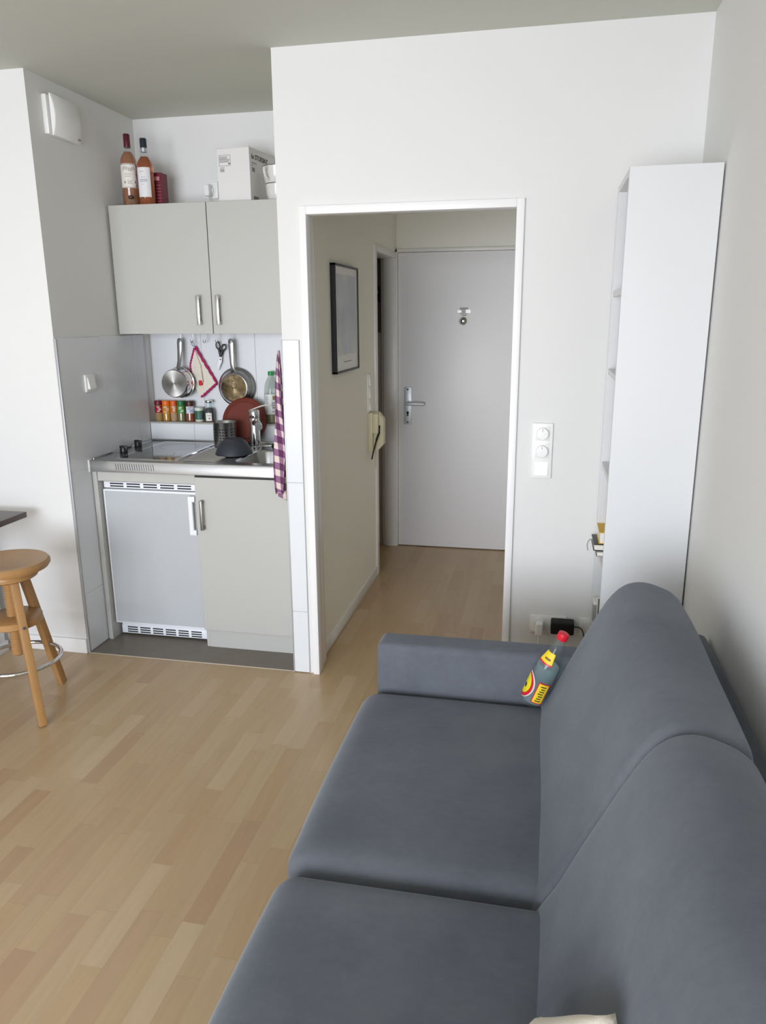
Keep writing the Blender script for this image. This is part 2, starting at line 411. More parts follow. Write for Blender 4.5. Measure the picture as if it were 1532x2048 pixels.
ROOT = {}
def mk(name, g, mat, parent=None, base=None, ang=38, local=False):
    me = bpy.data.meshes.new(name)
    off = Vector((0, 0, 0))
    if parent is not None and not local:
        off = ROOT[parent.name]
    elif base is not None:
        off = Vector(base)
    me.from_pydata([tuple(v-off) for v in g.v], [], g.f)
    if g.uv:
        ul = me.uv_layers.new(name='UVMap')
        for lp in me.loops: ul.data[lp.index].uv = g.uv[lp.vertex_index]
    b = bmesh.new(); b.from_mesh(me); bmesh.ops.recalc_face_normals(b, faces=b.faces[:]); b.to_mesh(me); b.free()
    me.polygons.foreach_set('use_smooth', [True]*len(me.polygons))
    me.set_sharp_from_angle(angle=math.radians(ang))
    me.materials.append(mat); me.update()
    o = bpy.data.objects.new(name, me); COL.objects.link(o)
    if parent is not None:
        o.parent = parent; ROOT[o.name] = ROOT[parent.name] if not local else Vector((0, 0, 0))
    else:
        o.location = off; ROOT[o.name] = off
    return o
def thing(name, label, cat, loc, group=None, rot=None):
    o = bpy.data.objects.new(name, None); COL.objects.link(o); o.empty_display_size = 0.05
    o.location = loc; ROOT[o.name] = Vector(loc)
    if rot is not None: o.rotation_euler = rot
    o['label'] = label; o['category'] = cat
    if group: o['group'] = group
    return o
def tag(o, label, cat, group=None):
    o['label'] = label; o['category'] = cat
    if group: o['group'] = group
    return o
def struct(name, g, mat, **k):
    o = mk(name, g, mat, **k)
    if o.parent is None: o['kind'] = 'structure'
    return o
def text_geo(body, size, M, extrude=0.0004, offset=0.0):
    cu = bpy.data.curves.new('lettering', 'FONT'); cu.body = body; cu.size = size; cu.extrude = extrude; cu.offset = offset
    cu.resolution_u = 3
    ob = bpy.data.objects.new('lettering', cu); COL.objects.link(ob)
    dg = bpy.context.evaluated_depsgraph_get()
    me = bpy.data.meshes.new_from_object(ob.evaluated_get(dg))
    g = G(); g.add([v.co.copy() for v in me.vertices], [list(p.vertices) for p in me.polygons], M)
    bpy.data.objects.remove(ob); bpy.data.curves.remove(cu); bpy.data.meshes.remove(me)
    return g
def frame_M(origin, xdir, ydir):
    x = Vector(xdir).normalized(); y = Vector(ydir).normalized(); z = x.cross(y)
    M = Matrix((x, y, z)).transposed().to_4x4(); M.translation = Vector(origin); return M
def spline(pts, n=8, closed=False):
    """Catmull-Rom through points"""
    P = [Vector(p) for p in pts]; out = []; N = len(P)
    rng = range(N if closed else N-1)
    for i in rng:
        p0 = P[(i-1) % N] if closed or i > 0 else P[i]; p1 = P[i]; p2 = P[(i+1) % N]; p3 = P[(i+2) % N] if closed or i+2 < N else p2
        for k in range(n):
            t = k/n
            out.append(0.5*((2*p1)+(p2-p0)*t+(2*p0-5*p1+4*p2-p3)*t*t+(3*p1-p0-3*p2+p3)*t**3))
    if not closed: out.append(P[-1])
    return out

# ------------------------------------------------------------------ the setting
H = 2.604
XA, XB, YD = -1.702, -0.631, 0.87          # alcove left, right, back
XL, XR, YB = -3.0, 0.968, -5.6             # room sides, rear
struct('floor', G().box((XL-0.15, YB-0.15, -0.12), (XR+0.15, 2.3, 0.0)), FLOORM)
struct('ceiling', G().box((XL-0.15, YB-0.15, H), (XR+0.15, 2.3, H+0.12)), CEIL)
struct('floor_alcove', G().box((XA, 0.0, -0.02), (XB, 0.80, 0.003)), VINYL)
struct('trim_1', G().box((XA, -0.003, -0.02), (XB, 0.001, 0.0035), 0.001), pm('floor_edge', (176, 166, 150), 0.5))
struct('wall_front_left', G().box((XL-0.1, 0, 0), (XA, YD+0.13, H)), WALL)
struct('wall_alcove_back', G().box((XA, YD, 0), (XB, YD+0.13, H)), WALL)
struct('wall_front', G().box((XB, 0, 0), (-0.522, 0.12, H)).box((-0.522, 0, 2.015), (0.336, 0.12, H)).box((0.336, 0, 0), (XR+0.1, 0.12, H)), WALL)
HXL = -0.545
struct('wall_hall_left', G().box((XB, 0.12, 0), (HXL, 1.44, H)).box((XB, 1.44, 1.99), (HXL, 2.10, H)), WALL_LIFT)
struct('wall_hall_back', G().box((-1.75, 2.105, 0), (XR+0.1, 2.25, H)), WALL_LIFT)
struct('wall_hall_right', G().box((0.47, 0.12, 0), (0.57, 2.105, H)), WALL_LIFT)
struct('wall_bathroom_left', G().box((-1.75, YD+0.13, 0), (-1.65, 2.105, H)), GREYW)
struct('wall_bathroom_back', G().box((-1.65, 2.085, 1.5), (-0.642, 2.105, H)), GREYW)
struct('trim_2', G().box((-1.65, 2.075, 0), (-0.642, 2.105, 1.5), 0.002), BATHT)
struct('wall_right', G().box((XR, YB-0.1, 0), (XR+0.12, 0.0, H)), WALL)
struct('wall_left', G().box((XL-0.12, YB-0.1, 0), (XL, 0.0, H)), WALL)
w = WIN
struct('wall_back', G().box((XL, YB-0.15, 0), (w['x0'], YB, H)).box((w['x1'], YB-0.15, 0), (XR, YB, H))
       .box((w['x0'], YB-0.15, 0), (w['x1'], YB, w['z0'])).box((w['x0'], YB-0.15, w['z1']), (w['x1'], YB, H)), WALL)
wf = G(); t = 0.06
xm = (w['x0']+w['x1'])/2
for a, b in ((w['x0'], xm), (xm, w['x1'])):
    wf.box((a, YB-0.13, w['z0']), (a+t, YB-0.07, w['z1']), 0.006).box((b-t, YB-0.13, w['z0']), (b, YB-0.07, w['z1']), 0.006)
    wf.box((a+t, YB-0.13, w['z0']), (b-t, YB-0.07, w['z0']+t), 0.006).box((a+t, YB-0.13, w['z1']-t), (b-t, YB-0.07, w['z1']), 0.006)
win = struct('window_1', wf, FRAMEP)
gp = G()
for a, b in ((w['x0'], xm), (xm, w['x1'])): gp.box((a+t, YB-0.105, w['z0']+t), (b-t, YB-0.095, w['z1']-t))
mk('window_pane', gp, CLEAR, win)

# tiled parts of the alcove and pier: single bevelled tiles on a grout bed
def tiles(name, plane, a_edges, z_edges, thick, dirn, at):
    g = G(); q = G()
    for i in range(len(a_edges)-1):
        for k in range(len(z_edges)-1):
            a0, a1, z0, z1 = a_edges[i]+0.0009, a_edges[i+1]-0.0009, z_edges[k]+0.0009, z_edges[k+1]-0.0009
            if plane == 'x': lo = (min(at, at+dirn*thick), a0, z0); hi = (max(at, at+dirn*thick), a1, z1)
            else: lo = (a0, min(at, at+dirn*thick), z0); hi = (a1, max(at, at+dirn*thick), z1)
            g.box(lo, hi, 0.0012, 1)
    tt = thick*0.72
    if plane == 'x': q.box((min(at, at+dirn*tt), a_edges[0], z_edges[0]), (max(at, at+dirn*tt), a_edges[-1], z_edges[-1]))
    else: q.box((a_edges[0], min(at, at+dirn*tt), z_edges[0]), (a_edges[-1], max(at, at+dirn*tt), z_edges[-1]))
    o = struct(name, g, TILE); mk('grout_bed', q, GROUT, o)
    return o
tiles('wall_tiles_alcove_left', 'x', [0.004, 0.351, 0.663, 0.774], [0.004, 0.30, 0.902, 1.520], 0.010, 1, XA)
tiles('wall_tiles_alcove_back', 'y', [XA+0.01, -1.397, -1.085, -0.773, XB], [1.047, 1.524], 0.010, -1, YD)
tiles('wall_tiles_pier', 'y', [XB, -0.5555], [0.004, 0.304, 0.905, 1.513], 0.010, -1, 0.0)
tiles('wall_tiles_ledge', 'y', [XA+0.01, -1.43, -1.12, -0.81, XB], [0.90, 1.040], 0.010, -1, 0.785)
struct('wall_alcove_ledge', G().box((XA+0.01, 0.785, 0), (XB, YD, 1.038)), WALL)
struct('trim_3', G().box((XA+0.01, 0.772, 1.038), (XB, YD-0.01, 1.047), 0.001), pm('ledge_stone', (168, 164, 158), 0.4))
struct('trim_4', G().box((XA-0.001, -0.004, 0.0), (XA+0.012, 0.006, 1.52), 0.002), pm('tile_edge_trim', (176, 178, 180), 0.35, 0.3))
struct('trim_5', G().box((XB-0.002, -0.012, 0.0), (XB+0.004, 0.004, 1.513), 0.001), MATS['tile_edge_trim'])
struct('baseboard_left', G().box((XL, -0.013, 0), (XA, 0, 0.074), 0.003), BASEB)
struct('baseboard_hall', G().box((HXL, 0.122, 0), (HXL+0.009, 1.398, 0.062), 0.002), BASEB)
struct('baseboard_front', G().box((0.352, -0.012, 0), (0.66, 0, 0.06), 0.002), BASEB)

# door frame between room and hall (steel frame with rebate)
fr = G()
fr.box((-0.536, -0.016, 0), (-0.507, 0.06, 2.032), 0.003).box((0.320, -0.016, 0), (0.350, 0.06, 2.032), 0.003)
fr.box((-0.507, -0.016, 2.0), (0.320, 0.06, 2.032), 0.003)
fr.box((-0.552, 0.06, 0), (-0.515, 0.134, 2.03), 0.003).box((0.330, 0.06, 0), (0.36, 0.134, 2.03), 0.003).box((-0.515, 0.06, 2.008), (0.330, 0.134, 2.03), 0.003)
struct('trim_6', fr, FRAMEP)

# bathroom door frame in the hall
bf = G()
bf.box((XB-0.02, 1.398, 0), (HXL+0.012, 1.452, 2.012), 0.003)
bf.box((XB-0.02, 1.452, 1.974), (HXL+0.012, 2.045, 2.012), 0.003)
bf.box((-0.622, 2.045, 0), (HXL+0.012, 2.098, 2.012), 0.003)
bf.box((-0.640, 2.062, 0), (-0.624, 2.084, 1.985), 0.003)
struct('trim_7', bf, HALLFRAME)

# entry door with frame
ef = G().box((-0.542, 2.062, 0), (-0.528, 2.105, 2.034), 0.003).box((-0.542, 2.062, 2.012), (0.47, 2.105, 2.034), 0.003)
struct('trim_8', ef, HALLFRAME)
ed = struct('door_1', G().box((-0.526, 2.070, 0.006), (0.42, 2.104, 2.010), 0.003), TANDOOR)
ANOD = pm('anodised_aluminium', (206, 210, 214), 0.38, 0.35, var=0.0)
pl = mk('door_plate', G().box((-0.484, 2.063, 0.880), (-0.429, 2.071, 1.137), 0.004), ANOD, ed)
pl['label'] = 'aluminium handle plate'
hd = G()
hd.cyl((-0.458, 2.064, 1.026), (-0.458, 2.052, 1.026), 0.019).cyl((-0.458, 2.055, 1.026), (-0.458, 2.012, 1.026), 0.010)
hd.tube(spline([(-0.468, 2.014, 1.026), (-0.44, 2.010, 1.027), (-0.39, 2.013, 1.028), (-0.338, 2.02, 1.026)], 6), [0.0125]*10+[0.012]*9, 14)
mk('door_handle', hd, ANOD, ed)
mk('keyhole', G().cyl((-0.458, 2.0635, 0.962), (-0.458, 2.062, 0.962), 0.009).box((-0.463, 2.062, 0.938), (-0.453, 2.0635, 0.962)), DARKGAP, ed)
mk('plate_screw', G().cyl((-0.458, 2.0635, 1.120), (-0.458, 2.062, 1.120), 0.006), DARKGAP, ed)
mk('plate_screw', G().cyl((-0.458, 2.0635, 0.896), (-0.458, 2.062, 0.896), 0.006), DARKGAP, ed)
mk('peephole', G().lathe([(0.026, 0), (0.026, 0.004), (0.021, 0.009), (0.016, 0.006), (0.012, 0.010), (0.004, 0.011)], M=frame_M((-0.088, 2.070, 1.572), (1, 0, 0), (0, 0, 1))), CHROME, ed)
st = mk('door_sticker', G().box((-0.112, 2.068, 1.615), (-0.056, 2.0705, 1.66)), pm('old_sticker', (184, 182, 180), 0.5), ed)
mk('tape', G().box((-0.126, 2.0675, 1.625), (-0.100, 2.0695, 1.642)).box((-0.072, 2.0675, 1.622), (-0.040, 2.0695, 1.645)), pm('sticky_tape', (236, 236, 234), 0.2), st)
mk('sticker_print', G().box((-0.109, 2.0672, 1.648), (-0.06, 2.069, 1.652)).box((-0.098, 2.0672, 1.606), (-0.066, 2.0707, 1.611)), INKG, st)

# ------------------------------------------------------------------ sofa
sofa = thing('sofa', 'two-seat blue-grey velour sofa bed standing along the right-hand wall', 'sofa', (0.42, -1.755, 0))
Y1, YM, Y2 = -0.928, -1.757, -2.586
mk('base', G().rbox((0.0, Y2, 0.10), (0.86, Y1, 0.30), 0.02, n=6), SOFA, sofa)
for px_, py_ in ((0.05, Y1-0.08), (0.05, Y2+0.08), (0.82, Y1-0.08), (0.82, Y2+0.08)):
    mk('leg', G().cyl((px_, py_, 0.0), (px_, py_, 0.105), 0.022, 0.028), BLACKP, sofa)
for i, (a, b) in enumerate(((YM+0.003, Y1), (Y2, YM-0.003))):
    mk('seat_cushion', G().rbox((-0.075, a, 0.27), (0.60, b, 0.452), 0.06, (0.010, 0.0, 0.014), n=18, wob=0.003, seed=i*3+1), SOFA, sofa, ang=80)
# back cushions: a wedge profile swept along the sofa with rounded ends
prof = [(0.470, 0.40), (0.482, 0.445), (0.514, 0.502), (0.549, 0.577), (0.584, 0.655), (0.628, 0.752), (0.662, 0.815), (0.700, 0.852), (0.745, 0.864),
        (0.790, 0.856), (0.832, 0.838), (0.858, 0.805), (0.866, 0.74), (0.864, 0.60), (0.855, 0.46), (0.80, 0.40), (0.62, 0.38)]
sec = [Vector((p[0], p[1], 0)) for p in spline([(x, z, 0) for x, z in prof], 6, True)]
cen = Vector((0.70, 0.60, 0))
def back_cushion(a, b):
    g = G(); L = b-a; rings = []; r = 0.045
    ys = [r*(1-math.cos(PI/2*k/7)) for k in range(0, 8)]
    ts = ys+[r+(L-2*r)*k/20 for k in range(1, 20)]+[L-y for y in ys[::-1]]
    N = len(sec)
    nrm = []
    for i in range(N):
        tg = (sec[(i+1) % N]-sec[i-1]).normalized(); n_ = Vector((tg.y, -tg.x, 0))
        if n_.dot(sec[i]-cen) < 0: n_ = -n_
        nrm.append(n_)
    for tt in ts:
        e = min(tt, L-tt)
        ins = 0 if e >= r else r-math.sqrt(max(0, r*r-(r-e)**2))
        u = 2*tt/L-1; crown = 0.006*(1-u*u)
        ring = []
        for i in range(N):
            p = sec[i]+nrm[i]*(crown-ins*0.9+0.002*math.sin(tt*11+p_seed)*math.sin(i*0.23))
            ring.append((p.x, a+tt, p.y))
        rings.append(ring)
    g.loft(rings); return g
for p_seed, (a, b) in ((1.0, (YM-0.010, Y1+0.018)), (2.6, (Y2-0.018, YM+0.010))):
    mk('back_cushion', back_cushion(a, b), SOFA, sofa, ang=80)
for a, b in ((-0.928, -0.822), (-2.692, -2.586)):
    mk('armrest', G().rbox((-0.035, a, 0.08), (0.90, b, 0.602), 0.022, (0.004, 0.004, 0.004), n=10), SOFA, sofa, ang=80)
mk('back_frame', G().rbox((0.84, -2.692, 0.08), (0.962, -0.822, 0.675), 0.024, n=10), SOFA, sofa, ang=80)

# beige pillow leaning against the near back cushion, mostly below the picture
pil = G()
hw, hh, th = 0.13, 0.11, 0.045
N = 24; rings = {}
def pv(i, j, sg):
    u = 2*i/N-1; v = 2*j/N-1
    k = max(0.0, (1-u**4))**0.5*max(0.0, (1-v**4))**0.5
    pin = 1-0.06*(1-abs(u)**2)*(abs(v)**6)-0.0
    pin2 = 1-0.06*(1-abs(v)**2)*(abs(u)**6)
    return (u*hw*pin2, v*hh*pin, sg*th*k*(1+0.05*math.sin(7*u+3*v)))
vs_ = [pv(i, j, s_) for s_ in (1, -1) for i in range(N+1) for j in range(N+1)]
fs_ = []
for s_ in (0, 1):
    for i in range(N):
        for j in range(N):
            o_ = s_*(N+1)**2; q = [o_+i*(N+1)+j, o_+(i+1)*(N+1)+j, o_+(i+1)*(N+1)+j+1, o_+i*(N+1)+j+1]
            fs_.append(q if s_ == 0 else q[::-1])
ydir = Vector((0.41, -0.555, 0.725)).normalized(); xdir = Vector((-0.28, -0.83, -0.48)); xdir = (xdir-ydir*xdir.dot(ydir)).normalized()
PM = frame_M((0.494, -2.297, 0.570), xdir, ydir)
pil.add(vs_, fs_, PM)
bmp = bmesh.new()
po = mk('pillow', pil, PILLOW, base=(0.43, -2.385, 0.47), ang=80)
b = bmesh.new(); b.from_mesh(po.data); bmesh.ops.remove_doubles(b, verts=b.verts[:], dist=0.0004); bmesh.ops.recalc_face_normals(b, faces=b.faces[:]); b.to_mesh(po.data); b.free(); bmp.free()
tag(po, 'small beige linen pillow corner at the bottom edge leaning on the near back cushion', 'pillow')

# ------------------------------------------------------------------ bottle on the sofa
bax = Vector((0.535-0.452, -0.992+0.972, 0.70-0.470)); bl = 0.255
bt = thing('water_bottle', 'clear glass bottle with red cap and yellow labels leaning on the sofa back cushion', 'bottle', (0.452, -0.976, 0.474))
q = bax.to_track_quat('Z', 'Y'); bt.rotation_mode = 'QUATERNION'; bt.rotation_quaternion = q
R0 = 0.037
outer = [(0.0, 0.004), (0.024, 0.0), (0.033, 0.003), (R0, 0.012), (R0, 0.125), (0.0355, 0.142), (0.030, 0.160), (0.023, 0.180), (0.0175, 0.203), (0.0145, 0.226), (0.0140, 0.243)]
inner = [(r-0.0025 if r > 0.004 else 0, z) for r, z in outer[3:]][::-1]
inner[0] = (0.0115, 0.243)
gl = mk('glass', G().lathe(outer+inner+[(0.025, 0.008), (0.0, 0.009)], cap0=False, cap1=False, seg=48), CLEAR, bt, local=True)
mk('water', G().lathe([(0.0, 0.0095), (0.025, 0.0085), (R0-0.003, 0.014), (R0-0.003, 0.124), (0.0325, 0.1405), (0.0, 0.1405)], cap0=False, cap1=False, seg=40), WATER, bt, local=True)
mk('cap', G().lathe([(0.0, 0.256), (0.012, 0.256), (0.0155, 0.254), (0.0163, 0.250), (0.0163, 0.236), (0.0158, 0.234), (0.0142, 0.234)], cap0=False, cap1=False), RED, bt, local=True)
# which way is the camera round the bottle axis
loc_cam = q.inverted() @ (Vector((0.4445, -3.0998, 1.6056))-Vector((0.452, -0.976, 0.474)))
ac = math.atan2(loc_cam.y, loc_cam.x)
left_sign = 1 if (q @ Vector((math.cos(ac+0.5), math.sin(ac+0.5), 0))).x < (q @ Vector((math.cos(ac), math.sin(ac), 0))).x else -1
def wrap_disc(c_ang, zc, ra, rz, rad, n=28):
    g = G(); pts = []
    for i in range(n):
        t_ = 2*PI*i/n
        pts.append((c_ang+ra*math.cos(t_), zc+rz*math.sin(t_)))
    vs2 = [(rad*math.cos(c_ang), rad*math.sin(c_ang), zc)]; fs2 = []
    K = 5
    for k in range(1, K+1):
        for (a_, z_) in pts:
            aa = c_ang+(a_-c_ang)*k/K; zz = zc+(z_-zc)*k/K
            vs2.append((rad*math.cos(aa), rad*math.sin(aa), zz))
    for i in range(n):
        j = (i+1) % n; fs2.append([0, 1+i, 1+j])
        for k in range(K-1): fs2.append([1+k*n+i, 1+(k+1)*n+i, 1+(k+1)*n+j, 1+k*n+j])
    g.add(vs2, fs2); return g
ca = ac+left_sign*1.12
lb = mk('round_label', wrap_disc(ca, 0.062, 0.92, 0.044, R0+0.0004), pm('grey_label_edge', (206, 206, 196), 0.5), bt, local=True)
mk('label_ring', wrap_disc(ca+left_sign*0.05, 0.060, 0.84, 0.041, R0+0.0008), RED, lb, local=True)
mk('label_centre', wrap_disc(ca+left_sign*0.14, 0.062, 0.70, 0.034, R0+0.0012), YGREEN, lb, local=True)
mk('label_print', wrap_disc(ca+left_sign*0.02, 0.056, 0.16, 0.008, R0+0.0016), INK, lb, local=True)
cb_ = ac-left_sign*0.42
def band(a_, b_, z0, z1, r, seg=12): return G().lathe([(r, z0), (r, z1)], a0=min(a_, b_), a1=max(a_, b_), seg=seg)
bk = mk('back_label', band(cb_-0.48, cb_+0.48, 0.022, 0.094, R0+0.0004), RED, bt, local=True)
mk('back_label_panel', band(cb_-0.40, cb_+0.40, 0.025, 0.091, R0+0.0008), YELLOW, bk, local=True)
pr = G()
for i in range(7): pr.lathe([(R0+0.0012, 0.030+i*0.0085), (R0+0.0012, 0.0335+i*0.0085)], a0=cb_-0.22+0.05*(i % 3), a1=cb_+0.24-0.04*(i % 2), seg=8)
mk('back_label_print', pr, INK, bk, local=True)
cn = ac+left_sign*0.42
nk = mk('neck_label', G().lathe([(0.0318, 0.156), (0.0252, 0.176), (0.0212, 0.189)], a0=cn-0.8, a1=cn+0.7, seg=14), YELLOW, bt, local=True)
mk('neck_label_edge', G().lathe([(0.0336, 0.1515), (0.0320, 0.1565)], a0=cn-0.8, a1=cn+0.7, seg=14), RED, nk, local=True)
mk('neck_label_print', G().lathe([(0.0293, 0.166), (0.0271, 0.172)], a0=cn-0.3, a1=cn+0.4, seg=8), pm('brown_print', (130, 100, 40), 0.6), nk, local=True)

# ------------------------------------------------------------------ bookcase
bc = thing('bookcase', 'tall narrow white bookcase standing by the right-hand wall behind the sofa end', 'bookcase', (0.82, -0.22, 0))
BX0, BX1, BY0, BY1, BZ = 0.683, 0.962, -0.42, -0.016, 2.057
for a in (BY0, BY1-0.02): mk('side_panel', G().box((BX0, a, 0), (BX1, a+0.02, BZ), 0.0012, 1), WHITE, bc)
mk('top_panel', G().box((BX0+0.002, BY0+0.02, BZ-0.022), (BX1, BY1-0.02, BZ), 0.0012, 1), WHITE, bc)
mk('plinth', G().box((BX0+0.012, BY0+0.02, 0), (BX0+0.03, BY1-0.02, 0.05)), WHITE, bc)
SHELF = [0.068, 0.382, 0.702, 1.045, 1.405, 1.690]
for z in SHELF: mk('shelf', G().box((BX0+0.004, BY0+0.02, z-0.02), (BX1-0.006, BY1-0.02, z), 0.001, 1), WHITE, bc)
mk('back_panel', G().box((BX1-0.006, BY0+0.02, 0.04), (BX1, BY1-0.02, BZ-0.02)), WHITE, bc)
def book(name, lo, hi, cover, label, M=None, group=None):
    c = ((lo[0]+hi[0])/2, (lo[1]+hi[1])/2, lo[2])
    t_ = thing(name, label, 'book', c, group)
    mk('cover', G().box(lo, (hi[0], hi[1], lo[2]+0.003), 0.0008, 1).box((lo[0], lo[1], hi[2]-0.003), hi, 0.0008, 1).box((hi[0]-0.003, lo[1], lo[2]), hi, 0.0008, 1), cover, t_)
    mk('pages', G().box((lo[0]+0.004, lo[1]+0.003, lo[2]+0.003), (hi[0]-0.003, hi[1]-0.003, hi[2]-0.003)), PAPER, t_)
    return t_
zb = 0.702
book('book', (0.676, -0.20, zb), (0.88, -0.042, zb+0.020), BOOKG, 'flat grey book lowest in the small stack on the bookcase shelf', group='books stacked on the bookcase shelf')
book('book', (0.665, -0.19, zb+0.020), (0.86, -0.045, zb+0.046), BLACKP, 'flat black-covered book in the middle of the small stack on the bookcase shelf', group='books stacked on the bookcase shelf')
book('book', (0.684, -0.18, zb+0.046), (0.87, -0.04, zb+0.092), BOOKY, 'thick yellow book on top of the small stack on the bookcase shelf', group='books stacked on the bookcase shelf')
g = G().tube(spline([(0.668, -0.10, zb+0.040), (0.655, -0.09, zb+0.034), (0.648, -0.085, zb+0.012), (0.652, -0.085, zb-0.012)], 6), 0.0018, 8)
tag(mk('ribbon', g, BOOKG, base=(0.668, -0.10, zb+0.04)), 'thin grey ribbon hanging out of the book stack over the shelf edge', 'ribbon')
zl = 0.382
t_ = thing('file_box', 'pale grey file box standing on the low bookcase shelf above the sofa arm', 'box', (0.70, -0.09, zl))
mk('body', G().box((0.688, -0.105, zl), (0.86, -0.045, zl+0.085), 0.002), BOOKG, t_)
mk('lid', G().box((0.685, -0.108, zl+0.085), (0.864, -0.042, zl+0.10), 0.002), BOOKW, t_)
t_ = thing('book', 'dark grey book standing upright behind the pale file box on the low bookcase shelf', 'book', (0.80, -0.20, zl))
mk('cover', G().box((0.700, -0.14, zl), (0.86, -0.110, zl+0.125), 0.001, 1), pm('dark_grey_cover', (110, 110, 112), 0.5), t_)
mk('pages', G().box((0.699, -0.137, zl+0.003), (0.86, -0.113, zl+0.1255)), PAPER, t_)

# ------------------------------------------------------------------ switches and sockets on the front wall
sw = thing('dimmer_switch_panel', 'white triple switch panel with two round dimmers right of the doorway', 'light switch', (0.453, 0, 1.075))
mk('frame', G().box((0.412, -0.010, 0.962), (0.495, 0.0, 1.188), 0.004, 3), PLASTIC, sw)
for zc in (1.146, 1.075):
    ins = mk('dimmer_plate', G().box((0.425, -0.0125, zc-0.029), (0.482, -0.009, zc+0.029), 0.0015, 2), PLASTIC, sw)
    kb = mk('knob', G().lathe([(0.0245, 0), (0.0240, 0.012), (0.0225, 0.0145), (0.0, 0.015)], cap1=False, M=frame_M((0.4535, -0.012, zc), (1, 0, 0), (0, 0, 1))), PLASTIC, ins)
    mk('pointer', G().box((0.4525, -0.0278, zc+0.010), (0.4545, -0.0265, zc+0.019)), INKG, ins)
mk('rocker', G().add([(0.4255, -0.009, 0.976), (0.4815, -0.009, 0.976), (0.4815, -0.009, 1.032), (0.4255, -0.009, 1.032),
                      (0.4265, -0.017, 0.977), (0.4805, -0.017, 0.977), (0.4805, -0.0115, 1.031), (0.4265, -0.0115, 1.031)],
                     [[0, 1, 5, 4], [1, 2, 6, 5], [2, 3, 7, 6], [3, 0, 4, 7], [4, 5, 6, 7]]), PLASTIC, sw)
def socket(name, label, x0, z0, n, group=None, yy=0.0):
    s_ = thing(name, label, 'socket', (x0+0.04*n, yy, z0), group)
    mk('frame', G().box((x0, yy-0.009, z0), (x0+0.0715*n+0.009, yy, z0+0.080), 0.003, 3), PLASTIC, s_)
    for i in range(n):
        cx = x0+0.040+0.0715*i; cz = z0+0.040
        M_ = frame_M((cx, yy-0.0095, cz), (1, 0, 0), (0, 0, 1))
        ins = mk('insert', G().lathe([(0.0275, 0.0), (0.0275, 0.003), (0.0215, 0.003), (0.0205, -0.007), (0.0, -0.007)], cap0=False, cap1=False, M=M_)
                 .box((cx-0.0275, yy-0.0115, cz-0.0275), (cx+0.0275, yy-0.009, cz-0.0255)).box((cx-0.0275, yy-0.0115, cz+0.0255), (cx+0.0275, yy-0.009, cz+0.0275)), PLASTIC, s_)
    return s_
socket('wall_socket', 'white double wall socket on the front wall behind the sofa arm', 0.436, 0.288, 2, 'wall sockets')
socket('wall_socket', 'white single wall socket half hidden by the bookcase behind the sofa back', 0.640, 0.288, 1, 'wall sockets')
pg = thing('power_plug', 'white mains plug in the left half of the double socket', 'plug', (0.476, -0.02, 0.33))
mk('plug_body', G().cyl((0.476, -0.006, 0.328), (0.476, -0.022, 0.328), 0.019).rbox((0.460, -0.052, 0.290), (0.492, -0.018, 0.346), 0.006, n=4), PLASTIC, pg)
mk('cable', G().tube(spline([(0.476, -0.036, 0.292), (0.474, -0.038, 0.25), (0.468, -0.04, 0.16), (0.462, -0.05, 0.05), (0.50, -0.06, 0.006), (0.58, -0.07, 0.004)], 8), 0.003, 8), PLASTIC, pg)
ad = thing('power_adapter', 'black mains adapter in the right half of the double socket', 'adapter', (0.57, -0.03, 0.33))
mk('body', G().rbox((0.523, -0.062, 0.306), (0.618, -0.008, 0.362), 0.007, n=6), BLACKM, ad)
mk('cable', G().tube(spline([(0.617, -0.035, 0.336), (0.640, -0.036, 0.335), (0.655, -0.04, 0.32), (0.662, -0.045, 0.27), (0.655, -0.05, 0.15), (0.65, -0.055, 0.03), (0.62, -0.06, 0.005)], 8), 0.0024, 8), BLACKM, ad)

# ------------------------------------------------------------------ hall things
pf = thing('picture_frame', 'black-framed print hanging on the left wall of the hall', 'picture', (HXL, 0.685, 1.335))
y0, y1, z0, z1 = 0.458, 0.915, 1.338, 1.848
fx = HXL+0.026
fg = G()
for lo, hi in (((HXL, y0, z0), (fx, y0+0.010, z1)), ((HXL, y1-0.010, z0), (fx, y1, z1)), ((HXL, y0, z0), (fx, y1, z0+0.010)), ((HXL, y0, z1-0.010), (fx, y1, z1))): fg.box(lo, hi, 0.001, 1)
mk('frame', fg, FRAMEB, pf)
pp = mk('print', G().box((HXL+0.003, y0+0.01, z0+0.01), (fx-0.006, y1-0.01, z1-0.01)), pm('print_paper', (226, 226, 222), 0.3), pf)
mk('artwork', G().box((fx-0.0065, y0+0.045, z0+0.085), (fx-0.0055, y1-0.045, z1-0.045)), ARTM, pp)
mk('caption', G().box((fx-0.0065, y0+0.15, z0+0.048), (fx-0.0055, y1-0.15, z0+0.052)), INKG, pp)
hs = thing('hall_switch_strip', 'white triple rocker switch on the hall wall above the intercom', 'light switch', (HXL, 1.235, 1.175))
mk('frame', G().box((HXL, 1.192, 1.066), (HXL+0.011, 1.274, 1.286), 0.004, 3), PLASTIC, hs)
for zc in (1.247, 1.176, 1.105):
    mk('rocker', G().add([(HXL+0.011, 1.206, zc-0.028), (HXL+0.011, 1.262, zc-0.028), (HXL+0.011, 1.262, zc+0.028), (HXL+0.011, 1.206, zc+0.028),
                          (HXL+0.019, 1.207, zc-0.027), (HXL+0.019, 1.261, zc-0.027), (HXL+0.013, 1.261, zc+0.027), (HXL+0.013, 1.207, zc+0.027)],
                         [[0, 1, 5, 4], [1, 2, 6, 5], [2, 3, 7, 6], [3, 0, 4, 7], [4, 5, 6, 7]]), PLASTIC, hs)
ic = thing('intercom_phone', 'beige intercom handset on the hall wall beside the bathroom door frame', 'intercom', (HXL, 1.26, 0.83))
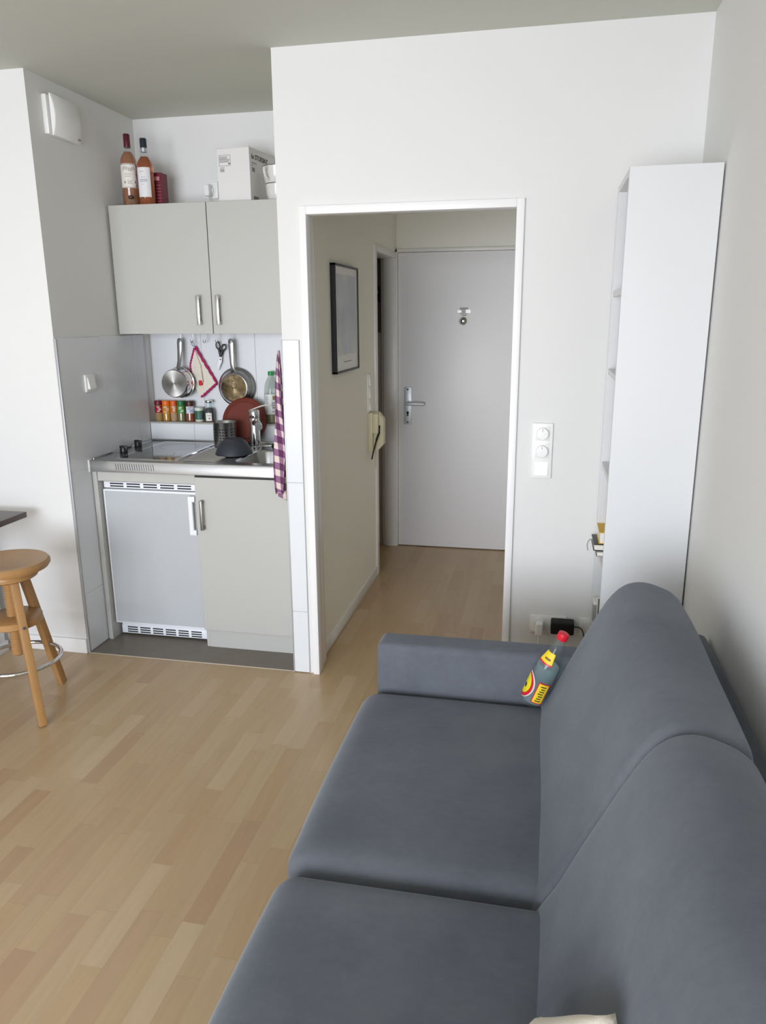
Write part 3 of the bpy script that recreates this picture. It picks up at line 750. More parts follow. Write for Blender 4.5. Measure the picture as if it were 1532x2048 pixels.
mk('wall_plate', G().box((HXL, 1.215, 0.832), (HXL+0.026, 1.305, 1.062), 0.003), BEIGE, ic)
mk('handset', G().prism([(HXL+0.026, 0.836), (HXL+0.050, 0.836), (HXL+0.082, 0.872), (HXL+0.082, 1.020), (HXL+0.052, 1.060), (HXL+0.026, 1.060)], 1.255, 1.312, 'y'), BEIGE, ic)
mk('cradle', G().box((HXL+0.026, 1.218, 0.94), (HXL+0.058, 1.255, 1.056), 0.003), BEIGE, ic)
mk('strap', G().tube(spline([(HXL+0.062, 1.246, 0.985), (HXL+0.060, 1.238, 0.945), (HXL+0.050, 1.215, 0.905), (HXL+0.034, 1.205, 0.84), (HXL+0.024, 1.20, 0.79)], 6), [0.0035]*6+[0.006]*7+[0.0045]*12, 8), BLACKM, ic)
coil = [(HXL+0.030+0.006*math.cos(k*0.9), 1.29+0.006*math.sin(k*0.9), 0.835-0.0013*k) for k in range(90)]
mk('coil_cord', G().tube(coil, 0.0018, 6), BEIGE, ic)
hk = thing('wall_hook', 'small black hook on the dark bathroom wall seen through the door gap', 'hook', (-0.665, 2.085, 1.70))
mk('plate', G().box((-0.677, 2.078, 1.70), (-0.652, 2.086, 1.80), 0.002), BLACKM, hk)
mk('prong', G().tube(spline([(-0.664, 2.080, 1.77), (-0.664, 2.052, 1.755), (-0.664, 2.040, 1.77), (-0.664, 2.036, 1.795)], 5), 0.006, 8), CHROME, hk)

# ------------------------------------------------------------------ alcove wall fittings
vt = thing('air_vent', 'white wall ventilation unit high on the left wall of the alcove', 'vent', (XA, 0.215, 2.38))
mk('base', G().box((XA, 0.100, 2.378), (XA+0.022, 0.330, 2.534), 0.003), PLASTIC, vt)
gg = G(); rings = []
for k in range(15):
    u = 2*k/14-1; z = 2.374+0.164*k/14; bow = 0.016*(1-u*u)
    rings.append([(XA+0.030, 0.112, z), (XA+0.034+bow, 0.112, z), (XA+0.038+bow, 0.118, z), (XA+0.034+bow*0.9, 0.28, z), (XA+0.024+bow*0.5, 0.330, z), (XA+0.020, 0.330, z)])
gg.loft(rings)
mk('cover', gg, PLASTIC, vt)
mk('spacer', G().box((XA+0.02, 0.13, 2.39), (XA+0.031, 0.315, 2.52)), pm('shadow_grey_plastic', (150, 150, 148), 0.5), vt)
mk('indicator', G().box((XA+0.032, 0.296, 2.388), (XA+0.0385, 0.312, 2.394)), INKG, vt)
ls = thing('light_switch', 'white rocker switch on the tiled left wall of the alcove', 'light switch', (XA+0.01, 0.222, 1.26))
XT = XA+0.010
mk('frame', G().box((XT, 0.182, 1.264), (XT+0.011, 0.264, 1.346), 0.004, 3), PLASTIC, ls)
mk('rocker', G().add([(XT+0.011, 0.195, 1.277), (XT+0.011, 0.251, 1.277), (XT+0.011, 0.251, 1.333), (XT+0.011, 0.195, 1.333),
                      (XT+0.024, 0.196, 1.279), (XT+0.024, 0.250, 1.279), (XT+0.014, 0.250, 1.331), (XT+0.014, 0.196, 1.331)],
                     [[0, 1, 5, 4], [1, 2, 6, 5], [2, 3, 7, 6], [3, 0, 4, 7], [4, 5, 6, 7]]), PLASTIC, ls)
socket('wall_socket', 'white wall socket above the kitchen wall cabinet beside the white carton', -1.328, 2.205, 1, 'wall sockets', yy=YD)
pg2 = thing('power_plug', 'white angled plug in the socket above the kitchen wall cabinet', 'plug', (-1.288, YD-0.03, 2.235))
mk('plug_body', G().cyl((-1.288, YD-0.006, 2.245), (-1.288, YD-0.02, 2.245), 0.019).rbox((-1.306, YD-0.058, 2.212), (-1.276, YD-0.018, 2.268), 0.006, n=4), PLASTIC, pg2)
mk('cable', G().tube([(-1.290, YD-0.04, 2.214), (-1.290, YD-0.04, 2.18), (-1.288, YD-0.035, 2.146)], 0.003, 8), PLASTIC, pg2)

# ------------------------------------------------------------------ kitchen: wall cabinet
KX0, KX1 = -1.688, -0.640
wc = thing('wall_cabinet', 'light grey two-door wall cabinet hung above the kitchenette', 'cabinet', (-1.165, 0.70, 1.525))
CY, CZ0, CZ1, CYB = 0.532, 1.527, 2.143, YD-0.012
car = G().box((KX0, CY+0.020, CZ0), (KX0+0.018, CYB, CZ1)).box((KX1-0.018, CY+0.020, CZ0), (KX1, CYB, CZ1))
car.box((KX0+0.018, CY+0.020, CZ0), (KX1-0.018, CYB, CZ0+0.018)).box((KX0+0.018, CY+0.020, CZ1-0.018), (KX1-0.018, CYB, CZ1)).box((KX0+0.018, CYB-0.006, CZ0+0.018), (KX1-0.018, CYB, CZ1-0.018))
mk('carcass', car, CARC, wc)
GAPX = -1.1735
def bar_handle(d, x, z0, z1, y, wx=0.017, mat=HANDLE):
    hg = G().box((x-wx/2, y-0.030, z0), (x+wx/2, y-0.021, z1), 0.0015, 2).box((x-wx/2, y-0.023, z0), (x+wx/2, y+0.002, z0+0.016), 0.001, 1).box((x-wx/2, y-0.023, z1-0.016), (x+wx/2, y+0.002, z1), 0.001, 1)
    return mk('handle', hg, mat, d)
d1 = mk('door', G().box((KX0, CY, CZ0), (GAPX-0.0018, CY+0.018, CZ1), 0.0012, 1), FRONT, wc)
bar_handle(d1, -1.236, 1.572, 1.712, CY)
d2 = mk('door', G().box((GAPX+0.0018, CY, CZ0), (KX1, CY+0.018, CZ1), 0.0012, 1), FRONT, wc)
bar_handle(d2, -1.134, 1.572, 1.712, CY)

# base cabinet
bcab = thing('base_cabinet', 'light grey sink base cabinet with one door right of the fridge', 'cabinet', (-1.165, 0.45, 0))
FY = 0.165
mk('side_panel', G().box((-1.688, FY, 0.003), (-1.664, 0.765, 0.884), 0.0012, 1), FRONT, bcab)
mk('side_panel', G().box((-1.150, FY+0.012, 0.003), (-1.132, 0.765, 0.884), 0.0012, 1), FRONT, bcab)
mk('side_panel', G().box((KX1-0.018, FY+0.02, 0.003), (KX1, 0.765, 0.884), 0.0012, 1), FRONT, bcab)
mk('back_panel', G().box((-1.664, 0.758, 0.003), (KX1-0.018, 0.765, 0.80)), CARC, bcab)
mk('rail', G().box((-1.662, FY+0.002, 0.838), (-1.148, FY+0.02, 0.884), 0.001, 1), FRONT, bcab)
kd = mk('door', G().box((-1.148, FY-0.012, 0.102), (KX1, FY+0.008, 0.876), 0.0012, 1), FRONT, bcab)
bar_handle(kd, -1.112, 0.624, 0.768, FY-0.012, 0.013, pm('dull_nickel', (140, 136, 132), 0.4, 0.9, var=0.02))
mk('plinth', G().box((-1.132, FY+0.010, 0.003), (KX1, FY+0.026, 0.094), 0.001, 1), FRONT, bcab)

# fridge
fg_ = thing('fridge', 'white-edged under-counter fridge with grey door panel beside the sink cabinet', 'fridge', (-1.41, 0.45, 0))
mk('body', G().box((-1.650, 0.235, 0.035), (-1.156, 0.745, 0.826), 0.004), FRIDGEW, fg_)
dr = mk('door', G().box((-1.656, 0.192, 0.086), (-1.156, 0.233, 0.792), 0.004), FRIDGEW, fg_)
mk('door_panel', G().box((-1.647, 0.1895, 0.095), (-1.162, 0.194, 0.783), 0.001, 1), FRIDGED, dr)
hg = G()
hg.rbox((-1.194, 0.158, 0.585), (-1.170, 0.176, 0.780), 0.007, n=5).box((-1.180, 0.160, 0.752), (-1.158, 0.193, 0.779), 0.003).box((-1.180, 0.160, 0.586), (-1.158, 0.193, 0.612), 0.003)
mk('handle', hg, FRIDGEW, dr)
def grille(z0, z1, x0, x1, y, nx, nz, nm):
    gr = mk(nm, G().box((x0, y, z0), (x1, y+0.012, z1), 0.002), FRIDGEW, fg_)
    sl = G(); W_ = (x1-x0-0.05)/nx
    for i in range(nx):
        for k in range(nz):
            cx = x0+0.025+W_*(i+0.5); zc = z0+(z1-z0)*(k+0.75)/(nz+0.5); h_ = 0.0040
            sl.box((cx-W_*0.41, y-0.0008, zc-h_), (cx+W_*0.41, y+0.002, zc+h_), 0.0012, 1)
    mk('slots', sl, DARKGAP, gr)
grille(0.796, 0.828, -1.656, -1.158, 0.205, 5, 2, 'top_grille')
grille(0.014, 0.058, -1.650, -1.172, 0.232, 6, 3, 'bottom_grille')
for x_ in (-1.63, -1.19): mk('foot', G().cyl((x_, 0.28, 0.003), (x_, 0.28, 0.037), 0.014), BLACKP, fg_)

# worktop with sink bowl and drainer
wt = thing('sink_worktop', 'stainless steel kitchenette worktop with sink bowl and draining ribs', 'worktop', (-1.165, 0.46, 0.884))
WX0, WX1, WY0, WY1, WZ0, WZ1 = -1.690, -0.642, 0.150, 0.772, 0.886, 0.942
def rrect(x0, x1, y0, y1, r, n=6):
    out = []
    for cx, cy, a in ((x1-r, y1-r, 0), (x0+r, y1-r, PI/2), (x0+r, y0+r, PI), (x1-r, y0+r, 3*PI/2)):
        for k in range(n+1):
            t_ = a+PI/2*k/n; out.append((cx+r*math.cos(t_), cy+r*math.sin(t_)))
    return out
SX0, SX1, SY0, SY1 = -0.985, -0.690, 0.215, 0.575
b = bmesh.new()
ol = [b.verts.new((x, y, WZ1)) for x, y in rrect(WX0, WX1, WY0+0.006, WY1, 0.004, 1)]
il = [b.verts.new((x, y, WZ1)) for x, y in rrect(SX0, SX1, SY0, SY1, 0.06)]
es = [b.edges.new((l[i], l[(i+1) % len(l)])) for l in (ol, il) for i in range(len(l))]
bmesh.ops.triangle_fill(b, use_beauty=True, use_dissolve=False, edges=es)
g = G().bm(b)
# rolled front edge + apron + returns
prf = [(WY0+0.006, WZ1), (WY0+0.002, WZ1-0.001), (WY0, WZ1-0.004), (WY0, WZ0+0.002), (WY0+0.002, WZ0), (WY0+0.02, WZ0)]
g.loft([[(WX0, y, z) for y, z in prf], [(WX1, y, z) for y, z in prf]], False, False, closed=False)
g.add([(WX0, WY0+0.006, WZ1), (WX0, WY1, WZ1), (WX0, WY1, WZ0), (WX0, WY0, WZ0)], [[0, 1, 2, 3]])
g.add([(WX1, WY0+0.006, WZ1), (WX1, WY1, WZ1), (WX1, WY1, WZ0), (WX1, WY0, WZ0)], [[0, 1, 2, 3]])
# raised rear upstand and side rim
g.box((WX0+0.002, WY1-0.014, WZ1-0.002), (WX1, WY1, WZ1+0.010), 0.003, 2)
g.box((WX0+0.001, WY0+0.03, WZ1-0.002), (WX0+0.010, WY1-0.014, WZ1+0.006), 0.002, 2)
top = mk('steel_top', g, STEEL, wt)
rings = [[(x, y, z) for x, y in rrect(SX0+i_, SX1-i_, SY0+i_, SY1-i_, 0.06-min(i_, 0.03)*0.4)] for i_, z in ((0, WZ1), (0.003, WZ1-0.003), (0.008, WZ1-0.012), (0.014, WZ1-0.10), (0.022, WZ1-0.125), (0.045, WZ1-0.14), (0.10, WZ1-0.143))]
bw = mk('sink_bowl', G().loft(rings, False, True), STEEL, wt)
mk('drain', G().lathe([(0.032, 0), (0.032, 0.003), (0.026, 0.002), (0.0, 0.001)], ((SX0+SX1)/2, (SY0+SY1)/2, WZ1-0.1425), cap1=False), CHROME, bw)
rb = G()
for k in range(13):
    y = 0.215+k*0.0285
    rb.tube([(-1.235-0.006*(k % 2), y, WZ1-0.001), (-1.225, y, WZ1+0.0015), (-1.07, y, WZ1+0.0015), (-1.058, y, WZ1-0.001)], [0.002, 0.0036, 0.0036, 0.002], 8)
mk('drainer_ribs', rb, STEEL, wt)
vg = G()
for k in range(17):
    x = -1.545+k*0.0122
    vg.rod((x, WY0-0.0002, 0.900), (x-0.004, WY0-0.0002, 0.930), 0.0030, 0.0016, 0.0006)
mk('vent_slots', vg, DARKGAP, wt)
mk('end_cap', G().box((WX0-0.008, WY0-0.004, WZ0-0.002), (WX0+0.004, WY0+0.03, WZ1+0.001), 0.002), PLASTIC, wt)
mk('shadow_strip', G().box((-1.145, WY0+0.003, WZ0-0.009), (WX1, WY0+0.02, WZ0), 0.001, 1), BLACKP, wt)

hb = thing('ceramic_hob', 'black glass ceramic hob with bright rim set in the worktop', 'hob', (-1.43, 0.46, WZ1))
mk('rim', G().loft([[(x, y, WZ1) for x, y in rrect(-1.585, -1.258, 0.192, 0.722, 0.02)], [(x, y, WZ1+0.0045) for x, y in rrect(-1.582, -1.261, 0.195, 0.719, 0.02)],
                    [(x, y, WZ1+0.0045) for x, y in rrect(-1.566, -1.277, 0.211, 0.703, 0.016)], [(x, y, WZ1+0.002) for x, y in rrect(-1.565, -1.278, 0.212, 0.702, 0.016)]], False, False), CHROME, hb)
mk('glass', G().loft([[(x, y, WZ1+0.001) for x, y in rrect(-1.566, -1.277, 0.211, 0.703, 0.015)], [(x, y, WZ1+0.0042) for x, y in rrect(-1.566, -1.277, 0.211, 0.703, 0.015)]]), GLASSTOP, hb)
zn = G()
for cy, r in ((0.335, 0.082), (0.565, 0.100)):
    zn.lathe([(r, 0), (r, 0.0003), (r-0.0015, 0.0003), (r-0.0015, 0)], (-1.42, cy, WZ1+0.0041), cap0=False, cap1=False, seg=48)
mk('zone_rings', zn, INKG, hb)
for (kx, ky) in ((-1.632, 0.375), (-1.652, 0.555)):
    kb = mk('knob', G().lathe([(0.020, 0), (0.0205, 0.003), (0.018, 0.006), (0.0175, 0.026), (0.016, 0.029), (0.0, 0.0295)], (kx, ky, WZ1+0.0005), cap1=False, seg=28)
            .box((kx-0.020, ky-0.007, WZ1+0.006), (kx+0.020, ky+0.007, WZ1+0.036), 0.004, 2), BLACKP, hb)
    mk('dot', G().cyl((kx+0.004, ky-0.0072, WZ1+0.020), (kx+0.004, ky-0.0085, WZ1+0.020), 0.003, seg=12), PINKTXT, kb)

# tap
tp = thing('tap', 'chrome single-lever mixer tap standing behind the sink bowl', 'tap', (-1.018, 0.632, WZ1))
mk('body', G().lathe([(0.030, 0), (0.030, 0.006), (0.026, 0.010), (0.0255, 0.152), (0.0245, 0.156)], (-1.018, 0.632, WZ1), seg=32), CHROME, tp)
mk('cartridge', G().lathe([(0.0245, 0.158), (0.0265, 0.161), (0.0265, 0.190), (0.022, 0.199), (0.0, 0.200)], (-1.018, 0.632, WZ1), cap1=False, seg=32), CHROME, tp)
mk('spout', G().tube(spline([(-1.018, 0.632, WZ1+0.128), (-0.990, 0.585, WZ1+0.140), (-0.962, 0.535, WZ1+0.142), (-0.945, 0.500, WZ1+0.138)], 6), [0.0185]*6+[0.0165]*7+[0.0155]*6, 18), CHROME, tp)
mk('aerator', G().cyl((-0.950, 0.508, WZ1+0.139), (-0.938, 0.486, WZ1+0.128), 0.0175, 0.0165), SILVER, tp)
mk('lever', G().loft([[(-1.018+dx+lx*0.55, 0.632+dy-lx*0.12, WZ1+0.196+h_+dz) for dx, dy, dz in ((0, -wd, 0), (0, wd, 0), (0, wd, 0.007), (0, -wd, 0.007))] for lx, wd, h_ in ((-0.045, 0.017, -0.006), (0.02, 0.017, 0.008), (0.08, 0.012, 0.020), (0.125, 0.010, 0.026), (0.175, 0.009, 0.027))]), CHROME, tp)

# ------------------------------------------------------------------ on the worktop
cb = thing('cutting_board', 'round dark red-brown wooden board leaning behind the tap', 'cutting board', (-1.125, 0.70, WZ1+0.002))
tilt = math.radians(16)
BM = Matrix.Translation((-1.125, 0.757, WZ1+0.1225)) @ Matrix.Rotation(PI/2-tilt, 4, 'X')
mk('disc', G().lathe([(0.0, -0.009), (0.118, -0.009), (0.125, -0.005), (0.125, 0.005), (0.118, 0.009), (0.107, 0.009), (0.105, 0.006), (0.100, 0.006), (0.098, 0.009), (0.0, 0.009)], M=BM, cap0=False, cap1=False, seg=64), BOARD, cb)
ch = thing('cutlery_holder', 'perforated stainless steel cutlery cup behind the dark bowl', 'cutlery holder', (-1.187, 0.630, WZ1))
mk('cup', G().lathe([(0.0, 0.002), (0.055, 0.002), (0.0585, 0.004), (0.060, 0.010), (0.060, 0.130), (0.0615, 0.1325), (0.060, 0.134), (0.0575, 0.130), (0.0575, 0.006), (0.0, 0.005)], (-1.187, 0.630, WZ1), cap0=False, cap1=False, seg=48), perforated_mat(), ch)
bo = thing('bowl', 'dark slate-coloured bowl turned upside down on the draining board', 'bowl', (-1.052, 0.420, WZ1))
mk('shell', G().lathe([(0.0, 0.074), (0.040, 0.074), (0.043, 0.078), (0.047, 0.078), (0.050, 0.072), (0.066, 0.058), (0.082, 0.034), (0.092, 0.008), (0.093, 0.002), (0.089, 0.002), (0.079, 0.030), (0.062, 0.052), (0.0, 0.064)], (-1.052, 0.420, WZ1+0.0018), cap0=False, cap1=False, seg=56), BOWLM, bo)
br = thing('dish_brush', 'dish brush with black head and steel handle lying behind the sink bowl', 'brush', (-0.93, 0.606, WZ1))
mk('handle', G().cyl((-0.985, 0.596, WZ1+0.013), (-0.915, 0.602, WZ1+0.017), 0.005).cyl((-0.985, 0.612, WZ1+0.011), (-0.915, 0.616, WZ1+0.015), 0.004), STEEL, br)
mk('head', G().lathe([(0.0, 0.0), (0.017, 0.0), (0.023, 0.008), (0.024, 0.018), (0.018, 0.027), (0.0, 0.030)], (-0.897, 0.606, WZ1+0.001), cap0=False, cap1=False), BLACKP, br)

# ------------------------------------------------------------------ ledge: spice jars etc.
ZL = 1.047
JY = 0.822
def spice(x, lidc, labc, contc, label, lab_lo=0.045, lab_hi=0.083, r=0.0215, h=0.112, mark=PINKTXT, arc=2*PI, lid_h=0.026):
    t_ = thing('spice_jar', label, 'spice jar', (x, JY, ZL), 'spice jars on the ledge')
    mk('jar', G().lathe([(0, 0.0), (r*0.86, 0.0), (r, 0.004), (r, h-lid_h-0.006), (r*0.93, h-lid_h), (0, h-lid_h)], (x, JY, ZL), cap0=False, cap1=False, seg=28), contc, t_)
    mk('lid', G().lathe([(r*0.98, h-lid_h), (r*1.0, h-lid_h+0.002), (r*0.98, h-0.003), (r*0.92, h), (0, h)], (x, JY, ZL), cap1=False, seg=28), lidc, t_)
    lb_ = mk('label', G().lathe([(r+0.0004, lab_lo), (r+0.0004, lab_hi)], (x, JY, ZL), seg=28) if arc > 6 else G().lathe([(r+0.0004, lab_lo), (r+0.0004, lab_hi)], (x, JY, ZL), a0=-1.08-arc/2, a1=-1.08+arc/2, seg=16), labc, t_)
    mg = G(); random.seed(int(-x*1000))
    for k in range(4):
        a = -1.08+random.uniform(-0.35, 0.35); z = lab_lo+(lab_hi-lab_lo)*(0.2+0.2*k)
        mg.lathe([(r+0.0008, z), (r+0.0008, z+0.0035)], (x, JY, ZL), a0=a-random.uniform(0.25, 0.5), a1=a+random.uniform(0.25, 0.5), seg=6)
    mk('label_print', mg, mark, lb_)
    return t_
J = lambda n, c: pm(n, c, 0.15, var=0.12, scale=160, coat=0.8)
spice(-1.659, pm('dark_red_lid', (116, 22, 42), 0.4), pm('red_spice_label', (160, 26, 44), 0.5), J('tan_spice', (168, 140, 92)), 'spice jar with dark red lid and red label, leftmost on the ledge')
spice(-1.612, pm('orange_lid', (236, 116, 24), 0.4), pm('orange_spice_label', (206, 136, 44), 0.5), J('mustard_spice', (176, 130, 44)), 'spice jar with bright orange lid and mustard-yellow filling on the ledge', 0.040, 0.084, mark=PAPER, r=0.0225)
spice(-1.567, pm('burnt_orange_lid', (220, 92, 28), 0.4), pm('amber_spice_label', (196, 112, 44), 0.5), J('pale_spice', (178, 146, 118)), 'spice jar with orange lid and pale tan filling beside the green jar', 0.048, 0.084, r=0.020)
spice(-1.522, pm('green_lid', (30, 112, 60), 0.4), pm('green_spice_label', (70, 136, 62), 0.5), J('herb_spice', (112, 112, 72)), 'spice jar with green lid, green label and dried herbs on the ledge', r=0.0225)
spice(-1.470, pm('brown_lid', (66, 32, 26), 0.4), pm('white_spice_label', (206, 210, 224), 0.5), J('paprika_spice', (132, 70, 48)), 'spice jar with dark brown lid and white label on the ledge', mark=INKB, r=0.0235, arc=2.2)
t_ = thing('spice_tub', 'short pale-lidded spice tub with green label on the ledge', 'spice tub', (-1.416, JY, ZL))
mk('tub', G().lathe([(0, 0), (0.022, 0), (0.0245, 0.004), (0.0245, 0.064), (0, 0.064)], (-1.416, JY, ZL), cap0=False, cap1=False, seg=28), J('white_tub', (206, 208, 192)), t_)
mk('lid', G().lathe([(0.025, 0.064), (0.025, 0.076), (0.023, 0.078), (0, 0.078)], (-1.416, JY, ZL), cap1=False, seg=28), pm('pale_green_lid', (206, 214, 200), 0.4), t_)
l_ = mk('label', G().lathe([(0.0249, 0.012), (0.0249, 0.060)], (-1.416, JY, ZL), seg=28), pm('dark_green_label', (50, 96, 66), 0.5), t_)
mg = G()
for k in range(4): mg.lathe([(0.0253, 0.020+k*0.009), (0.0253, 0.024+k*0.009)], (-1.416, JY, ZL), a0=-1.7+0.1*k, a1=-0.6+0.08*k, seg=8)
mk('label_print', mg, INKB, l_)
t_ = thing('pepper_bottle', 'small glass bottle of dark peppercorns with silver lid on the ledge', 'bottle', (-1.355, JY, ZL))
mk('glass', G().lathe([(0, 0), (0.026, 0), (0.0285, 0.003), (0.0285, 0.048), (0.026, 0.066), (0.0195, 0.080), (0.018, 0.088), (0.018, 0.110), (0.0165, 0.110), (0.0165, 0.088), (0.018, 0.078), (0.0245, 0.064), (0.027, 0.047), (0.027, 0.004), (0, 0.003)], (-1.355, JY, ZL), cap0=False, cap1=False, seg=32), CLEAR, t_)
mk('peppercorns', G().lathe([(0, 0.0035), (0.0265, 0.0045), (0.0265, 0.047), (0.024, 0.063), (0.018, 0.074), (0.0, 0.076)], (-1.355, JY, ZL), cap0=False, cap1=False, seg=28), pm('peppercorn', (46, 40, 38), 0.5, var=0.5, scale=300, bump=0.8, bscale=400), t_)
mk('lid', G().lathe([(0.0195, 0.104), (0.0205, 0.106), (0.0205, 0.116), (0.019, 0.118), (0, 0.118)], (-1.355, JY, ZL), cap1=False, seg=28), CHROME, t_)
l_ = mk('label', G().lathe([(0.0289, 0.006), (0.0289, 0.050)], (-1.355, JY, ZL), a0=-1.95, a1=-0.75, seg=12), PAPER, t_)
mk('label_print', G().lathe([(0.0292, 0.016), (0.0292, 0.024)], (-1.355, JY, ZL), a0=-1.35, a1=-1.15, seg=4).lathe([(0.0292, 0.034), (0.0292, 0.036)], (-1.355, JY, ZL), a0=-1.65, a1=-0.95, seg=6), INK, l_)

ob = thing('oil_bottle', 'clear plastic oil bottle with green cap on the ledge beside the tea towel', 'bottle', (-0.988, JY, ZL))
c_ = (-0.988, JY, ZL); ro = 0.040
mk('body', G().lathe([(0, 0), (0.034, 0), (ro, 0.006), (ro, 0.158), (0.0385, 0.185), (0.033, 0.215), (0.022, 0.240), (0.0145, 0.252), (0.0135, 0.262), (0.0125, 0.262), (0.0135, 0.251), (0.021, 0.238), (0.032, 0.213), (0.0375, 0.184), (ro-0.001, 0.157), (ro-0.001, 0.007), (0.033, 0.0012), (0, 0.0012)], c_, cap0=False, cap1=False, seg=36), PET, ob)
mk('oil', G().lathe([(0, 0.0015), (0.033, 0.0015), (ro-0.0015, 0.008), (ro-0.0015, 0.072), (0, 0.072)], c_, cap0=False, cap1=False, seg=32), OIL, ob)
mk('cap', G().lathe([(0.0155, 0.256), (0.016, 0.258), (0.016, 0.274), (0.0145, 0.277), (0, 0.277)], c_, cap1=False, seg=24), GREENCAP, ob)
l_ = mk('label', G().lathe([(ro+0.0005, 0.050), (ro+0.0005, 0.158)], c_, seg=36), pm('pale_oil_label', (206, 210, 206), 0.4), ob)
A0 = math.atan2(-3.1-JY, 0.4445+0.988)
mg = G()
for z, w_, h_ in ((0.108, 0.30, 0.007), (0.096, 0.34, 0.007), (0.082, 0.22, 0.009), (0.064, 0.30, 0.004)): mg.lathe([(ro+0.0009, z), (ro+0.0009, z+h_)], c_, a0=A0-w_+0.25, a1=A0+w_*0.9+0.25, seg=8)
for k in range(9): mg.lathe([(ro+0.0009, 0.060+k*0.010), (ro+0.0009, 0.063+k*0.010)], c_, a0=A0-0.92, a1=A0-0.55, seg=5)
mk('label_print', mg, INKG, l_)
mk('label_picture', G().lathe([(ro+0.0009, 0.128), (ro+0.0009, 0.150)], c_, a0=A0+0.1, a1=A0+0.6, seg=6), pm('brown_label_picture', (150, 112, 70), 0.5), l_)

# ------------------------------------------------------------------ hooks and hanging things
HXS = [-1.496, -1.423, -1.350, -1.279, -1.200]
HLAB = ['small steel hook carrying the saucepan under the wall cabinet', 'small steel hook carrying the crocheted potholder under the wall cabinet', 'empty small steel hook under the wall cabinet between potholder and scissors',
        'small steel hook carrying the black scissors under the wall cabinet', 'small steel hook carrying the frying pan under the wall cabinet']
for x, lab in zip(HXS, HLAB):
    pts = spline([(x, 0.822, 1.527), (x, 0.822, 1.50), (x, 0.820, 1.484), (x-0.002, 0.812, 1.475), (x-0.004, 0.802, 1.478), (x-0.005, 0.797, 1.490)], 6)
    tag(mk('hook', G().tube(pts, 0.0021, 8).lathe([(0.006, -0.004), (0.006, 0.0)], (x, 0.822, 1.527), seg=16), ALU, base=(x, 0.822, 1.527)), lab, 'hook', 'hooks under the wall cabinet')
YAX = lambda x, y, z: frame_M((x, y, z), (1, 0, 0), (0, 0, 1))       # local z looks toward the room
sp = thing('saucepan', 'small polished steel saucepan hanging by its handle under the wall cabinet', 'saucepan', (-1.505, 0.83, 1.262))
SM = YAX(-1.505, 0.800, 1.262)
mk('pot', G().lathe([(0.084, 0.0), (0.083, 0.004), (0.078, 0.006), (0.077, 0.065), (0.073, 0.073), (0.071, 0.074), (0.071, 0.070), (0.075, 0.062), (0.0755, 0.004), (0.082, 0.0)], M=SM, cap0=False, cap1=False, seg=56), CHROME, sp)
mk('base', G().lathe([(0.072, 0.073), (0.071, 0.078), (0.0, 0.078)], M=SM, cap0=True, cap1=False, seg=56), PANBASE, sp)
mk('handle', G().loft([[(-1.496+0.5*(-1.505+1.496)*(1-t0)+w_*math.cos(2*PI*k/16), y_+d_*math.sin(2*PI*k/16), z_) for k in range(16)]
                       for t0, w_, d_, y_, z_ in ((0, 0.016, 0.003, 0.770, 1.330), (0.1, 0.011, 0.005, 0.779, 1.348), (0.3, 0.0115, 0.006, 0.795, 1.38), (0.6, 0.0145, 0.006, 0.805, 1.43), (0.85, 0.0158, 0.005, 0.808, 1.475), (0.97, 0.0140, 0.004, 0.808, 1.492), (1, 0.006, 0.002, 0.808, 1.499))]), STEEL, sp)
mk('hanging_ring', G().tube([(-1.496+0.007*math.cos(2*PI*k/16), 0.803, 1.484+0.007*math.sin(2*PI*k/16)) for k in range(16)], 0.0012, 6, True), BLACKM, sp)
fp = thing('frying_pan', 'steel frying pan with scorched brown base hanging beside the scissors', 'frying pan', (-1.194, 0.83, 1.236))
FM = YAX(-1.194, 0.845, 1.236)
mk('pan', G().lathe([(0.104, 0.0), (0.106, 0.003), (0.103, 0.006), (0.098, 0.008), (0.090, 0.020), (0.080, 0.038), (0.075, 0.042), (0.070, 0.0425), (0.070, 0.040), (0.077, 0.035), (0.088, 0.016), (0.096, 0.004), (0.103, 0.0)], M=FM, cap0=False, cap1=False, seg=64), STEEL, fp)
ba = mk('base', G().lathe([(0.0725, 0.041), (0.0715, 0.045), (0.0, 0.045)], M=FM, cap1=False, seg=64), FRYBASE, fp)
mk('base_stamp', G().lathe([(0.019, 0.0452), (0.019, 0.0454), (0.017, 0.0454), (0.017, 0.0452)], (0.0, 0.018, 0), M=FM, cap0=False, cap1=False, seg=24).box((-0.014, 0.020, 0.0451), (0.014, 0.023, 0.0454), M=FM).box((-0.012, 0.013, 0.0451), (0.012, 0.016, 0.0454), M=FM), INK, ba)
mk('handle', G().loft([[(-1.201+0.006*(1-t0)+w_*math.cos(2*PI*k/16), y_+d_*math.sin(2*PI*k/16), z_) for k in range(16)]
                       for t0, w_, d_, y_, z_ in ((0, 0.020, 0.003, 0.812, 1.318), (0.1, 0.013, 0.005, 0.806, 1.335), (0.3, 0.0130, 0.006, 0.803, 1.37), (0.6, 0.0150, 0.006, 0.806, 1.42), (0.85, 0.0165, 0.005, 0.808, 1.468), (0.97, 0.0145, 0.004, 0.808, 1.488), (1, 0.006, 0.002, 0.808, 1.496))]), STEEL, fp)
mk('hanging_ring', G().tube([(-1.200+0.007*math.cos(2*PI*k/16), 0.802, 1.480+0.007*math.sin(2*PI*k/16)) for k in range(16)], 0.0012, 6, True), BLACKM, fp)
